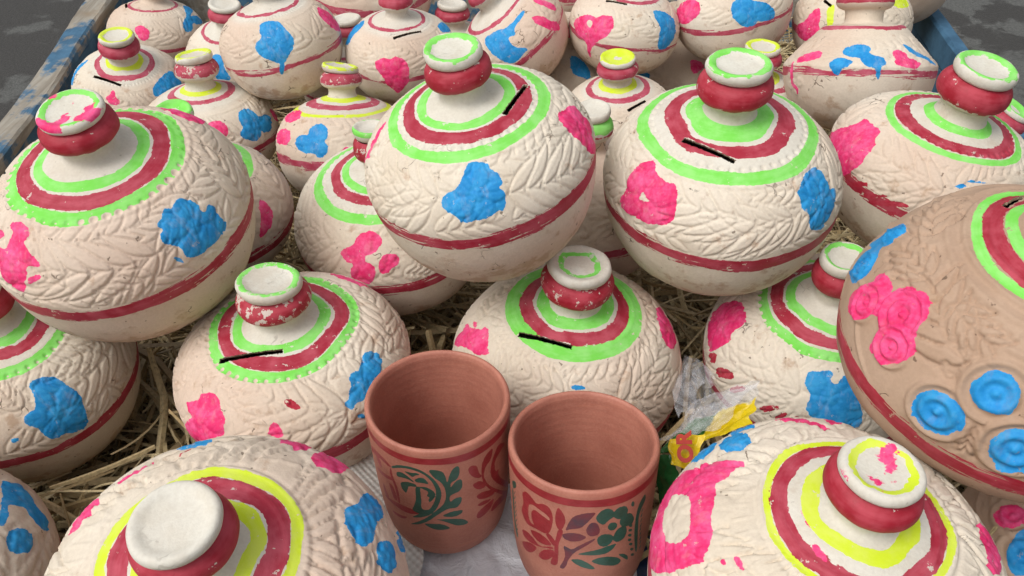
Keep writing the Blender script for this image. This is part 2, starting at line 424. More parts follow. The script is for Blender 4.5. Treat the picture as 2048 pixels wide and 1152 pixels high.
# ================================================================== measured layout: pose, proportions and painted patches of every bank
POTS = {
 'P8': {'R':0.0998,'c':[-0.0274,0.6169,-0.3722],'B':[0.9846,0.0,-0.175,-0.016,0.9958,-0.09,0.1743,0.0914,0.9804],'hs':0.87,'hl':1.353,'hn':0.466,'rr':0.53,'rg':0.674,'cap':0.229,'paint':[('b',[[0.021,-0.697,0.455],[0.069,-0.684,0.46],[0.167,-0.697,0.444],[0.194,-0.749,0.406],[0.265,-0.781,0.362],[0.269,-0.829,0.314],[0.218,-0.844,0.314],[0.279,-0.857,0.272],[0.256,-0.924,0.169],[0.188,-0.945,0.158],[0.102,-0.969,0.132],[-0.072,-0.973,0.127],[-0.117,-0.95,0.174],[-0.19,-0.915,0.226],[-0.216,-0.882,0.263],[-0.183,-0.843,0.328],[-0.069,-0.834,0.351],[-0.017,-0.76,0.418]]),('p',[[0.75,-0.125,0.418],[0.844,0.052,0.343],[0.894,0.043,0.281],[0.966,0.013,0.153],[0.979,-0.116,0.1],[0.994,-0.043,-0.08],[0.961,-0.258,0.033],[0.902,-0.32,0.174],[0.823,-0.299,0.309],[0.765,-0.26,0.377],[0.735,-0.194,0.418]]),('p',[[-0.697,0.083,0.452],[-0.76,0.02,0.418],[-0.863,-0.144,0.309],[-0.977,-0.098,0.111],[-0.832,-0.227,0.328],[-0.729,-0.064,0.436]])],'slots':[([[0.317,-0.271,0.561],[0.492,0.134,0.536]],0.042)],'fronds':[[[0.288,-0.861,0.263],[0.934,-0.322,0.083]],[[-0.216,-0.852,0.304],[-0.788,-0.271,0.354]],[[-0.277,-0.865,0.263],[-0.819,-0.512,0.153]]]},
 'P9': {'R':0.107,'c':[0.192,0.6583,-0.42],'B':[0.9983,0.0,-0.0578,-0.006,0.9946,-0.1038,0.0574,0.104,0.9929],'hs':0.964,'hl':1.249,'hn':0.482,'rr':0.525,'rg':0.713,'cap':0.251,'paint':[('p',[[-0.805,-0.313,0.36],[-0.697,-0.303,0.463],[-0.627,-0.362,0.488],[-0.627,-0.464,0.443],[-0.568,-0.553,0.431],[-0.489,-0.603,0.447],[-0.477,-0.688,0.388],[-0.507,-0.788,0.246],[-0.594,-0.767,0.157],[-0.721,-0.666,0.125],[-0.82,-0.548,0.109],[-0.885,-0.441,0.086],[-0.893,-0.393,0.141],[-0.84,-0.387,0.265]]),('P',[[-0.775,-0.532,0.241],[-0.714,-0.519,0.331],[-0.702,-0.574,0.294],[-0.68,-0.613,0.279]]),('b',[[0.575,-0.478,0.474],[0.659,-0.462,0.42],[0.695,-0.519,0.355],[0.734,-0.543,0.284],[0.785,-0.495,0.26],[0.793,-0.545,0.178],[0.793,-0.566,0.146],[0.723,-0.669,0.114],[0.665,-0.738,0.053],[0.566,-0.809,0.097],[0.524,-0.814,0.162],[0.527,-0.781,0.236],[0.455,-0.78,0.298],[0.44,-0.747,0.355],[0.417,-0.707,0.404],[0.424,-0.698,0.408],[0.476,-0.593,0.463]])],'slots':[([[-0.403,-0.242,0.607],[-0.042,-0.532,0.585]],0.047)],'fronds':[[[0.395,-0.829,0.275],[-0.436,-0.719,0.385]],[[0.398,-0.845,0.251],[-0.196,-0.944,0.173]],[[-0.435,-0.696,0.404],[-0.692,-0.517,0.36]],[[0.402,-0.683,0.431],[0.106,-0.757,0.459]]]},
 'P5': {'R':0.1099,'c':[-0.3406,0.6049,-0.4208],'B':[0.9994,0.0,-0.0348,-0.0056,0.9869,-0.1614,0.0343,0.1615,0.9863],'hs':0.925,'hl':1.279,'hn':0.402,'rr':0.56,'rg':0.656,'cap':0.235,'paint':[('b',[[0.69,-0.333,0.438],[0.738,-0.317,0.404],[0.797,-0.306,0.358],[0.814,-0.341,0.317],[0.839,-0.33,0.289],[0.841,-0.277,0.313],[0.88,-0.236,0.275],[0.905,-0.285,0.207],[0.936,-0.273,0.138],[0.941,-0.301,0.09],[0.908,-0.39,0.09],[0.887,-0.438,0.079],[0.812,-0.564,0.084],[0.749,-0.639,0.112],[0.716,-0.656,0.149],[0.705,-0.629,0.217],[0.649,-0.649,0.266],[0.603,-0.658,0.303],[0.592,-0.629,0.345],[0.613,-0.582,0.366],[0.572,-0.577,0.396],[0.599,-0.53,0.408],[0.6,-0.464,0.446],[0.657,-0.426,0.423],[0.664,-0.375,0.442]]),('b',[[0.653,-0.694,0.196],[0.688,-0.676,0.165],[0.709,-0.685,0.106],[0.676,-0.7,0.144]]),('p',[[-0.445,-0.58,0.465],[-0.361,-0.578,0.492],[-0.29,-0.622,0.49],[-0.275,-0.682,0.462],[-0.303,-0.722,0.423],[-0.249,-0.79,0.381],[-0.177,-0.852,0.336],[-0.202,-0.859,0.317],[-0.298,-0.831,0.317],[-0.308,-0.87,0.256],[-0.382,-0.91,0.095],[-0.432,-0.886,0.106],[-0.537,-0.819,0.128],[-0.591,-0.763,0.165],[-0.578,-0.74,0.233],[-0.59,-0.703,0.266],[-0.627,-0.644,0.294],[-0.571,-0.645,0.35],[-0.514,-0.695,0.345],[-0.462,-0.712,0.362],[-0.413,-0.661,0.427],[-0.394,-0.643,0.45]]),('p',[[-0.305,-0.885,0.238],[-0.225,-0.886,0.27],[-0.195,-0.899,0.261],[-0.252,-0.909,0.223],[-0.318,-0.898,0.196]]),('p',[[-0.646,-0.505,0.388],[-0.519,-0.581,0.427],[-0.498,-0.631,0.404],[-0.535,-0.649,0.369],[-0.636,-0.603,0.327]]),('p',[[0.217,0.722,0.45],[0.309,0.795,0.358],[0.546,0.737,0.266],[0.609,0.525,0.404],[0.415,0.565,0.481]])],'slots':[],'fronds':[[[0.58,-0.71,0.266],[-0.171,-0.86,0.327]],[[0.743,-0.26,0.419],[0.568,-0.62,0.369]],[[0.52,-0.815,0.159],[0.231,-0.962,0.079]],[[0.985,0.017,0.106],[0.771,0.16,0.419]]]},
 'P6': {'R':0.1075,'c':[-0.1998,0.5423,-0.5463],'B':[0.9989,-0.0,-0.0464,-0.0005,0.9999,-0.0118,0.0463,0.0118,0.9989],'hs':0.76,'hl':1.197,'hn':0.442,'rr':0.524,'rg':0.617,'cap':0.251,'paint':[('b',[[0.703,-0.249,0.374],[0.796,-0.221,0.314],[0.829,-0.294,0.264],[0.797,-0.411,0.244],[0.722,-0.554,0.227],[0.702,-0.615,0.198],[0.642,-0.654,0.219],[0.62,-0.707,0.19],[0.563,-0.689,0.252],[0.612,-0.628,0.268],[0.592,-0.613,0.295],[0.617,-0.556,0.311],[0.594,-0.512,0.346],[0.614,-0.467,0.356],[0.665,-0.432,0.34],[0.685,-0.316,0.369]]),('b',[[0.653,-0.706,0.142],[0.704,-0.674,0.113],[0.707,-0.689,0.078],[0.665,-0.713,0.113]]),('p',[[-0.692,-0.596,0.223],[-0.614,-0.635,0.26],[-0.542,-0.646,0.302],[-0.539,-0.609,0.324],[-0.496,-0.629,0.334],[-0.437,-0.63,0.359],[-0.369,-0.687,0.35],[-0.349,-0.758,0.308],[-0.294,-0.819,0.276],[-0.304,-0.858,0.227],[-0.325,-0.894,0.166],[-0.356,-0.891,0.147],[-0.627,-0.774,-0.064],[-0.739,-0.659,-0.143],[-0.728,-0.685,-0.006],[-0.706,-0.688,0.083],[-0.614,-0.726,0.166],[-0.665,-0.659,0.194]]),('p',[[0.057,-0.871,0.272],[0.106,-0.867,0.272],[0.15,-0.921,0.198],[0.14,-0.934,0.18],[0.024,-0.933,0.198]]),('d',[[0.155,-0.729,0.374],[0.205,-0.726,0.369],[0.283,-0.776,0.314],[0.233,-0.788,0.318],[0.155,-0.764,0.35]]),('p',[[0.225,0.826,0.292],[0.462,0.66,0.33],[0.661,0.649,0.206],[0.515,0.552,0.369],[0.268,0.68,0.381]])],'slots':[([[-0.415,-0.391,0.449],[0.092,-0.354,0.504]],0.046)],'fronds':[[[0.61,-0.702,0.202],[-0.038,-0.668,0.41]],[[0.598,-0.725,0.19],[0.053,-0.925,0.206]],[[0.859,-0.159,0.272],[0.701,0.369,0.34]],[[-0.742,-0.491,0.252],[-0.704,-0.325,0.353]],[[0.685,-0.364,0.353],[0.953,0.008,0.161]]]},
 'P7': {'R':0.1113,'c':[0.0535,0.5837,-0.5849],'B':[0.9982,0.0,0.0603,0.005,0.9966,-0.082,-0.0601,0.0821,0.9948],'hs':1.087,'hl':1.136,'hn':0.454,'rr':0.449,'rg':0.569,'cap':0.251,'paint':[('p',[[-0.979,0.0,0.151],[-0.96,0.055,0.204],[-0.886,0.012,0.366],[-0.874,0.057,0.386],[-0.826,-0.058,0.448],[-0.755,-0.133,0.514],[-0.698,-0.133,0.559],[-0.683,-0.255,0.547],[-0.694,-0.335,0.51],[-0.671,-0.387,0.506],[-0.776,-0.329,0.431],[-0.864,-0.199,0.366]]),('p',[[-0.816,0.011,0.46],[-0.786,-0.027,0.493],[-0.785,-0.086,0.489],[-0.815,-0.05,0.46]]),('p',[[0.688,0.137,0.565],[0.765,0.252,0.473],[0.819,0.163,0.44],[0.872,0.027,0.391],[0.869,-0.107,0.386],[0.817,-0.192,0.436],[0.728,-0.202,0.526],[0.691,-0.085,0.568]]),('b',[[-0.053,-0.718,0.553],[0.056,-0.713,0.556],[0.068,-0.745,0.534],[-0.039,-0.751,0.531]])],'slots':[([[-0.468,-0.29,0.651],[-0.048,-0.438,0.693]],0.043)],'fronds':[[[0.328,-0.781,0.427],[0.648,-0.374,0.534]],[[-0.425,-0.775,0.371],[-0.67,-0.439,0.477]],[[-0.101,-0.764,0.51],[-0.433,-0.575,0.553]],[[0.417,-0.737,0.427],[0.838,-0.474,0.199]],[[-0.728,-0.045,0.547],[-0.59,0.224,0.612]]]},
 'P10': {'R':0.1054,'c':[-0.1305,0.7409,-0.5228],'B':[0.9971,0.0,-0.0765,-0.0064,0.9965,-0.0837,0.0763,0.0839,0.9935],'hs':0.902,'hl':1.176,'hn':0.49,'rr':0.498,'rg':0.68,'cap':0.174,'paint':[('p',[[-0.152,-0.745,0.433],[-0.093,-0.732,0.449],[-0.025,-0.719,0.459],[0.023,-0.742,0.446],[0.068,-0.781,0.411],[0.067,-0.81,0.386],[0.023,-0.863,0.337],[-0.035,-0.878,0.315],[-0.085,-0.884,0.301],[-0.1,-0.913,0.256],[-0.045,-0.927,0.243],[-0.008,-0.952,0.195],[-0.021,-0.977,0.129],[-0.082,-0.991,0.044],[-0.143,-0.985,0.033],[-0.228,-0.968,0.044],[-0.262,-0.945,0.118],[-0.251,-0.922,0.184],[-0.211,-0.913,0.23],[-0.295,-0.883,0.239],[-0.333,-0.834,0.288],[-0.321,-0.815,0.319],[-0.233,-0.812,0.357],[-0.189,-0.803,0.375]]),('p',[[0.062,-0.886,0.301],[0.141,-0.868,0.315],[0.21,-0.876,0.283],[0.216,-0.919,0.215],[0.128,-0.943,0.195],[0.089,-0.967,0.144],[0.025,-0.971,0.144],[0.02,-0.931,0.239]])],'slots':[],'fronds':[[[-0.268,-0.789,0.368],[-0.841,-0.21,0.333]],[[-0.286,-0.808,0.346],[-0.814,-0.534,0.139]],[[0.232,-0.949,0.129],[0.44,-0.893,0.033]]]},
 'P15': {'R':0.105,'c':[-0.3554,0.7835,-0.5448],'B':[0.9999,0.0,0.016,0.0001,1.0,-0.0092,-0.016,0.0092,0.9998],'hs':0.967,'hl':0.849,'hn':0.579,'rr':0.56,'rg':0.68,'cap':0.203,'paint':[('p',[[0.765,-0.309,0.401],[0.821,-0.287,0.353],[0.881,-0.295,0.26],[0.885,-0.399,0.157],[0.846,-0.508,0.104],[0.78,-0.604,0.109]]),('b',[[0.435,0.632,0.457],[0.56,0.65,0.37],[0.66,0.553,0.366],[0.475,0.679,0.398]])],'slots':[],'fronds':[[[0.956,-0.025,0.195],[0.619,0.181,0.536]]]},
 'P13': {'R':0.115,'c':[0.3398,0.4105,-0.3928],'B':[0.9992,0.0,0.0395,0.0039,0.9951,-0.0987,-0.0393,0.0987,0.9943],'hs':1.176,'hl':0.803,'hn':0.52,'rr':0.499,'rg':0.551,'cap':0.25,'paint':[('p',[[-0.89,0.169,0.36],[-0.87,0.122,0.411],[-0.871,0.023,0.425],[-0.886,-0.019,0.397],[-0.859,-0.015,0.448],[-0.817,-0.039,0.496],[-0.804,-0.084,0.508],[-0.77,-0.15,0.536],[-0.771,-0.218,0.516],[-0.786,-0.263,0.484],[-0.808,-0.282,0.452],[-0.827,-0.305,0.406],[-0.835,-0.381,0.336],[-0.861,-0.392,0.274],[-0.912,-0.341,0.179],[-0.934,-0.317,0.128],[-0.948,-0.259,0.149],[-0.964,-0.205,0.138],[-0.956,-0.177,0.184],[-0.936,-0.173,0.254],[-0.936,-0.102,0.29],[-0.945,-0.062,0.269],[-0.962,-0.05,0.214],[-0.98,-0.009,0.159],[-0.985,0.065,0.117],[-0.98,0.138,0.097],[-0.959,0.217,0.149],[-0.936,0.178,0.249],[-0.908,0.136,0.336]]),('b',[[-0.726,0.66,0.154],[-0.753,0.562,0.295],[-0.696,0.579,0.36],[-0.671,0.515,0.464],[-0.687,0.425,0.508],[-0.734,0.362,0.496],[-0.799,0.343,0.429],[-0.81,0.395,0.369],[-0.854,0.294,0.364],[-0.901,0.229,0.313],[-0.933,0.246,0.209],[-0.935,0.308,0.143],[-0.838,0.534,0.06],[-0.8,0.576,0.138],[-0.812,0.459,0.308]]),('b',[[-0.823,-0.545,0.123],[-0.811,-0.532,0.194],[-0.783,-0.548,0.239],[-0.738,-0.592,0.274],[-0.682,-0.653,0.279],[-0.652,-0.693,0.254],[-0.636,-0.738,0.179],[-0.659,-0.732,0.138],[-0.692,-0.711,0.076],[-0.743,-0.663,0.039],[-0.784,-0.613,0.044],[-0.813,-0.569,0.076]]),('b',[[-0.656,-0.607,0.383],[-0.63,-0.603,0.425],[-0.588,-0.598,0.472],[-0.523,-0.629,0.496],[-0.486,-0.675,0.48],[-0.475,-0.725,0.434],[-0.492,-0.772,0.341],[-0.539,-0.749,0.327],[-0.59,-0.722,0.308],[-0.627,-0.69,0.308],[-0.652,-0.646,0.336]]),('b',[[-0.543,-0.812,0.169],[-0.52,-0.801,0.244],[-0.485,-0.807,0.29],[-0.432,-0.829,0.304],[-0.362,-0.885,0.239],[-0.338,-0.928,0.117],[-0.38,-0.917,0.07],[-0.441,-0.894,0.029],[-0.486,-0.868,0.05],[-0.531,-0.834,0.107]])],'slots':[([[-0.255,0.348,0.753],[-0.083,0.469,0.738]],0.031)],'fronds':[[[-0.667,-0.545,0.443],[-0.737,-0.087,0.582]],[[-0.741,-0.039,0.582],[-0.768,0.242,0.512]],[[-0.691,-0.585,0.36],[-0.747,-0.499,0.374]],[[-0.606,-0.742,0.234],[-0.609,-0.787,0.05]],[[-0.703,-0.249,0.579],[-0.573,-0.516,0.552]],[[-0.649,0.249,0.616],[-0.449,0.564,0.597]]],'roses':[([-0.949,0.041,0.259],0.124),([-0.867,-0.172,0.401],0.145),([-0.905,-0.285,0.264],0.124),([-0.742,-0.633,0.174],0.172),([-0.559,-0.684,0.401],0.179),([-0.445,-0.863,0.189],0.179),([-0.881,0.356,0.259],0.09),([-0.748,0.428,0.443],0.076)]},
 'P12': {'R':0.1098,'c':[0.3043,0.5964,-0.5828],'B':[0.9974,-0.0,-0.0716,-0.0076,0.9944,-0.1059,0.0712,0.1061,0.9918],'hs':1.041,'hl':1.142,'hn':0.505,'rr':0.496,'rg':0.605,'cap':0.191,'paint':[('p',[[-0.904,0.329,0.194],[-0.826,0.293,0.367],[-0.731,0.22,0.496],[-0.697,0.107,0.539],[-0.708,0.05,0.536],[-0.691,0.015,0.548],[-0.714,-0.088,0.53],[-0.815,-0.1,0.436],[-0.836,-0.166,0.404],[-0.885,-0.16,0.329],[-0.966,-0.101,0.167],[-0.981,0.026,0.135],[-0.957,0.101,0.194],[-0.95,0.215,0.157]]),('d',[[-0.984,-0.06,0.119],[-0.931,-0.16,0.246],[-0.942,-0.213,0.183],[-0.972,-0.171,0.108]]),('d',[[-0.955,-0.242,0.125],[-0.89,-0.315,0.246],[-0.842,-0.415,0.262],[-0.839,-0.441,0.236],[-0.905,-0.366,0.151],[-0.946,-0.285,0.103]]),('d',[[-0.872,-0.459,0.119],[-0.817,-0.496,0.215],[-0.76,-0.547,0.267],[-0.77,-0.559,0.225],[-0.85,-0.501,0.114]]),('d',[[-0.682,-0.688,0.172],[-0.557,-0.753,0.267],[-0.552,-0.773,0.23],[-0.675,-0.717,0.125]]),('d',[[-0.59,-0.782,0.141],[-0.494,-0.807,0.241],[-0.504,-0.822,0.188],[-0.564,-0.805,0.13]]),('d',[[-0.493,-0.837,0.167],[-0.407,-0.854,0.241],[-0.418,-0.867,0.194]]),('b',[[-0.318,-0.624,0.542],[-0.262,-0.65,0.542],[-0.181,-0.643,0.563],[-0.141,-0.677,0.548],[-0.18,-0.721,0.515],[-0.14,-0.754,0.492],[-0.083,-0.705,0.536],[-0.042,-0.685,0.551],[0.07,-0.894,0.334],[0.071,-0.961,0.188],[-0.038,-0.961,0.194],[-0.227,-0.928,0.215],[-0.334,-0.882,0.252],[-0.368,-0.827,0.319],[-0.326,-0.787,0.404],[-0.374,-0.696,0.468]])],'slots':[],'fronds':[[[-0.411,-0.765,0.382],[-0.92,-0.138,0.276]],[[-0.4,-0.761,0.396],[-0.717,-0.226,0.508]],[[-0.417,-0.793,0.334],[-0.698,-0.668,0.183]]]},
 'P4': {'R':0.1044,'c':[-0.4699,0.5605,-0.5676],'B':[0.9963,0.0,0.0864,0.0115,0.9911,-0.1324,-0.0857,0.1329,0.9874],'hs':0.975,'hl':1.4,'hn':0.472,'rr':0.461,'rg':0.606,'cap':0.238,'paint':[('b',[[0.468,-0.52,0.508],[0.534,-0.444,0.511],[0.618,-0.425,0.478],[0.687,-0.434,0.417],[0.746,-0.457,0.347],[0.755,-0.454,0.337],[0.796,-0.483,0.257],[0.811,-0.547,0.137],[0.818,-0.567,0.039],[0.777,-0.629,-0.007],[0.712,-0.693,0.051],[0.661,-0.734,0.092],[0.64,-0.756,0.074],[0.59,-0.791,0.103],[0.553,-0.782,0.193],[0.541,-0.772,0.237],[0.467,-0.784,0.287],[0.452,-0.753,0.342],[0.479,-0.717,0.367],[0.531,-0.68,0.367],[0.509,-0.596,0.445],[0.465,-0.535,0.502]]),('b',[[0.353,-0.884,0.209],[0.409,-0.858,0.215],[0.407,-0.874,0.176],[0.358,-0.897,0.17]])],'slots':[],'fronds':[[[0.887,0.081,0.322],[0.746,-0.457,0.347]],[[0.808,0.035,0.421],[0.618,-0.315,0.511]],[[0.445,-0.705,0.396],[0.269,-0.59,0.539]],[[0.912,-0.301,0.187],[0.895,-0.427,-0.142]]]},
 'P1': {'R':0.11,'c':[-0.1745,0.27,-0.4834],'B':[0.9997,-0.0,0.0244,0.0035,0.9894,-0.1454,-0.0241,0.1454,0.9891],'hs':1.037,'hl':1.151,'hn':0.405,'rr':0.451,'rg':0.512,'cap':0.216,'paint':[('p',[[0.179,0.859,0.364],[0.25,0.903,0.264],[0.324,0.879,0.264],[0.392,0.842,0.278],[0.352,0.738,0.437],[0.297,0.763,0.437],[0.221,0.784,0.441]]),('p',[[0.411,0.685,0.458],[0.425,0.768,0.364],[0.449,0.826,0.259],[0.539,0.77,0.259],[0.601,0.777,0.132],[0.584,0.579,0.433],[0.488,0.608,0.478],[0.435,0.633,0.49]]),('p',[[-0.612,0.483,0.478],[-0.515,0.543,0.509],[-0.455,0.599,0.506],[-0.456,0.622,0.486],[-0.46,0.548,0.53],[-0.532,0.492,0.524],[-0.579,0.452,0.518]]),('p',[[-0.816,0.204,0.413],[-0.799,0.263,0.413],[-0.756,0.411,0.393],[-0.663,0.387,0.49],[-0.677,0.284,0.518],[-0.742,0.199,0.49]]),('b',[[0.657,0.306,0.524],[0.675,0.366,0.49],[0.717,0.402,0.433],[0.717,0.516,0.355],[0.756,0.534,0.283],[0.805,0.528,0.19],[0.836,0.403,0.278],[0.814,0.321,0.369],[0.818,0.242,0.401],[0.81,0.18,0.425],[0.776,0.13,0.47],[0.731,0.159,0.509],[0.674,0.225,0.533]]),('b',[[0.835,0.193,0.397],[0.875,0.247,0.312],[0.92,0.217,0.243],[0.929,0.122,0.264],[0.907,0.052,0.312],[0.864,0.057,0.384],[0.839,0.129,0.405]]),('b',[[0.892,0.407,0.138],[0.911,0.41,0.006],[0.955,0.274,0.055],[0.926,0.244,0.206]]),('b',[[-0.374,0.697,0.466],[-0.306,0.776,0.421],[-0.173,0.812,0.425],[-0.177,0.735,0.502],[-0.282,0.688,0.512]]),('d',[[-0.297,0.63,0.542],[-0.258,0.682,0.521],[-0.196,0.731,0.502],[-0.281,0.638,0.542]])],'slots':[],'fronds':[]},
 'P2': {'R':0.11,'c':[0.1986,0.2921,-0.4856],'B':[0.9982,0.0,0.0606,0.0018,0.9996,-0.0293,-0.0606,0.0294,0.9977],'hs':0.977,'hl':1.155,'hn':0.386,'rr':0.458,'rg':0.498,'cap':0.214,'paint':[('p',[[-0.794,0.582,0.119],[-0.754,0.485,0.313],[-0.703,0.492,0.373],[-0.633,0.447,0.454],[-0.514,0.395,0.54],[-0.519,0.356,0.551],[-0.59,0.341,0.52],[-0.63,0.284,0.514],[-0.693,0.266,0.483],[-0.708,0.17,0.491],[-0.751,0.033,0.477],[-0.759,-0.086,0.465],[-0.789,-0.15,0.427],[-0.828,-0.176,0.385],[-0.894,-0.158,0.295],[-0.933,-0.144,0.233],[-0.99,-0.069,0.059],[-0.994,0.056,-0.067],[-0.97,0.224,0.037],[-0.876,0.481,0.005]]),('P',[[-0.879,0.36,0.217],[-0.83,0.29,0.341],[-0.818,0.215,0.385],[-0.841,0.051,0.389],[-0.858,-0.019,0.373],[-0.923,0.004,0.271],[-0.951,0.062,0.207],[-0.93,0.249,0.181]]),('p',[[-0.233,0.813,0.385],[-0.07,0.804,0.423],[-0.018,0.695,0.511],[0.064,0.64,0.542],[0.034,0.604,0.563],[-0.057,0.655,0.534],[-0.134,0.721,0.489]]),('p',[[0.082,0.783,0.442],[0.231,0.818,0.381],[0.153,0.688,0.506],[0.074,0.706,0.503]]),('p',[[0.734,0.074,0.486],[0.799,0.08,0.427],[0.857,-0.026,0.373],[0.806,-0.201,0.4],[0.666,-0.259,0.5],[0.686,-0.115,0.511],[0.675,-0.038,0.523]]),('b',[[-0.708,0.666,0.155],[-0.635,0.718,0.191],[-0.554,0.756,0.248],[-0.578,0.659,0.346],[-0.649,0.555,0.377],[-0.725,0.556,0.285]]),('b',[[-0.585,0.622,0.377],[-0.504,0.72,0.341],[-0.438,0.701,0.404],[-0.418,0.625,0.477],[-0.434,0.555,0.506],[-0.494,0.503,0.506],[-0.601,0.532,0.427]]),('b',[[-0.458,0.818,0.248],[-0.339,0.871,0.253],[-0.311,0.799,0.373],[-0.354,0.742,0.408],[-0.483,0.709,0.373]]),('p',[[-0.737,-0.201,0.465],[-0.715,-0.198,0.483],[-0.709,-0.237,0.48],[-0.727,-0.233,0.465]]),('p',[[-0.677,-0.197,0.506],[-0.643,-0.209,0.523],[-0.635,-0.247,0.52],[-0.631,-0.291,0.511],[-0.662,-0.268,0.5]]),('p',[[-0.319,-0.029,0.664],[-0.32,-0.004,0.664],[-0.303,-0.104,0.664],[-0.286,-0.144,0.664],[-0.296,-0.122,0.664],[-0.309,-0.083,0.664]]),('p',[[-0.299,-0.183,0.653],[-0.269,-0.226,0.653],[-0.24,-0.297,0.641],[-0.279,-0.276,0.638],[-0.307,-0.219,0.643]])],'slots':[],'fronds':[]},
 'P11': {'R':0.1,'c':[0.4236,0.7283,-0.4475],'B':[0.9915,0.0,0.1303,0.0107,0.9967,-0.0811,-0.1299,0.0818,0.9881],'hs':0.798,'hl':1.177,'hn':0.59,'rr':0.557,'rg':0.64,'cap':0.284,'paint':[('p',[[-0.927,0.37,-0.027],[-0.942,0.226,0.133],[-0.865,0.102,0.289],[-0.794,0.119,0.348],[-0.778,0.031,0.368],[-0.749,-0.085,0.388],[-0.75,-0.156,0.378],[-0.798,-0.188,0.335],[-0.809,-0.271,0.309],[-0.885,-0.322,0.196],[-0.902,-0.365,0.123],[-0.954,-0.283,-0.064],[-0.965,-0.236,-0.091],[-0.991,-0.087,0.031],[-0.994,0.105,-0.001]]),('d',[[-0.94,-0.31,-0.138],[-0.905,-0.422,0.01],[-0.837,-0.533,0.052],[-0.857,-0.515,-0.006],[-0.912,-0.392,-0.112]]),('d',[[-0.875,-0.465,-0.128],[-0.808,-0.587,-0.011],[-0.711,-0.693,0.047],[-0.74,-0.672,0.005],[-0.822,-0.555,-0.112]]),('d',[[-0.81,-0.572,-0.117],[-0.724,-0.687,-0.032],[-0.624,-0.77,0.057],[-0.529,-0.839,0.052],[-0.605,-0.796,-0.001],[-0.752,-0.648,-0.101]]),('d',[[-0.695,-0.707,-0.117],[-0.6,-0.796,-0.054],[-0.62,-0.772,-0.138]]),('b',[[-0.245,-0.813,0.312],[-0.165,-0.795,0.342],[-0.119,-0.82,0.329],[-0.182,-0.838,0.305]]),('b',[[-0.137,-0.775,0.362],[0.061,-0.776,0.368],[0.062,-0.788,0.358],[-0.122,-0.79,0.352]])],'slots':[],'fronds':[[[-0.31,-0.841,0.256],[-0.797,-0.351,0.289]],[[-0.333,-0.857,0.226],[-0.808,-0.581,0.031]],[[-0.227,-0.818,0.312],[0.163,-0.677,0.417]]]},
 'P17': {'R':0.083,'c':[-0.5843,1.1805,-0.5932],'B':[0.9896,0.0,0.1439,0.0299,0.9782,-0.2054,-0.1408,0.2076,0.968],'hs':0.974,'hl':1.15,'hn':0.564,'rr':0.498,'rg':0.68,'cap':0.293,'paint':[('b',[[0.568,-0.424,0.502],[0.636,-0.2,0.527],[0.731,0.126,0.482],[0.834,0.004,0.396],[0.927,0.04,0.262],[0.855,-0.249,0.322],[0.709,-0.482,0.373],[0.602,-0.576,0.396]]),('b',[[-0.94,-0.204,0.182],[-0.853,-0.037,0.377],[-0.645,0.096,0.536],[-0.66,-0.052,0.53],[-0.822,-0.228,0.377],[-0.851,-0.379,0.258]]),('p',[[-0.178,-0.77,0.438],[-0.088,-0.746,0.476],[-0.07,-0.668,0.525],[-0.012,-0.676,0.522],[0.03,-0.762,0.465],[0.108,-0.819,0.404],[0.064,-0.864,0.36],[-0.079,-0.863,0.36]])],'slots':[([[-0.431,-0.402,0.568],[0.071,-0.559,0.578]],0.051)],'fronds':[]},
 'P18': {'R':0.09,'c':[-0.4152,1.021,-0.5742],'B':[1.0,0.0,-0.0068,0.0006,0.9963,0.0858,0.0067,-0.0858,0.9963],'hs':0.991,'hl':1.016,'hn':0.531,'rr':0.481,'rg':0.68,'cap':0.265,'paint':[('b',[[0.642,-0.389,0.485],[0.711,-0.273,0.474],[0.796,-0.259,0.399],[0.858,-0.258,0.318],[0.909,-0.052,0.295],[0.961,-0.025,0.185],[0.977,-0.163,0.078],[0.921,-0.353,0.11],[0.889,-0.368,0.185],[0.895,-0.422,0.083],[0.83,-0.544,0.057],[0.704,-0.663,0.17],[0.669,-0.658,0.25],[0.724,-0.561,0.286],[0.637,-0.525,0.41]]),('p',[[0.259,-0.741,0.451],[0.386,-0.661,0.47],[0.523,-0.664,0.392],[0.545,-0.75,0.268],[0.482,-0.795,0.264],[0.352,-0.791,0.368]]),('p',[[0.89,0.149,0.309],[0.928,0.333,0.11],[0.952,0.305,0.004],[0.983,0.06,0.12]])],'slots':[],'fronds':[]},
 'P19': {'R':0.09,'c':[-0.2166,0.9573,-0.5586],'B':[1.0,0.0,0.0008,-0.0002,0.9564,0.2919,-0.0008,-0.2919,0.9564],'hs':0.994,'hl':1.072,'hn':0.456,'rr':0.524,'rg':0.68,'cap':0.248,'paint':[('b',[[-0.308,-0.773,0.405],[-0.192,-0.743,0.47],[-0.067,-0.803,0.432],[-0.043,-0.898,0.314],[-0.102,-0.933,0.25],[-0.042,-0.953,0.21],[-0.056,-0.986,0.102],[-0.181,-0.979,0.038],[-0.247,-0.954,0.113],[-0.374,-0.915,0.091],[-0.508,-0.83,0.154],[-0.522,-0.774,0.259],[-0.43,-0.783,0.324],[-0.324,-0.833,0.324]]),('p',[[-0.946,-0.218,0.159],[-0.738,-0.484,0.342],[-0.602,-0.657,0.328],[-0.592,-0.738,0.23],[-0.68,-0.698,0.149],[-0.856,-0.484,0.123]]),('p',[[-0.838,-0.059,0.398],[-0.636,-0.238,0.531],[-0.5,-0.38,0.562],[-0.486,-0.579,0.481],[-0.681,-0.499,0.394]]),('p',[[0.106,-0.971,0.143],[0.199,-0.934,0.205],[0.231,-0.943,0.159],[0.173,-0.979,0.048],[0.056,-0.992,0.054]])],'slots':[],'fronds':[]},
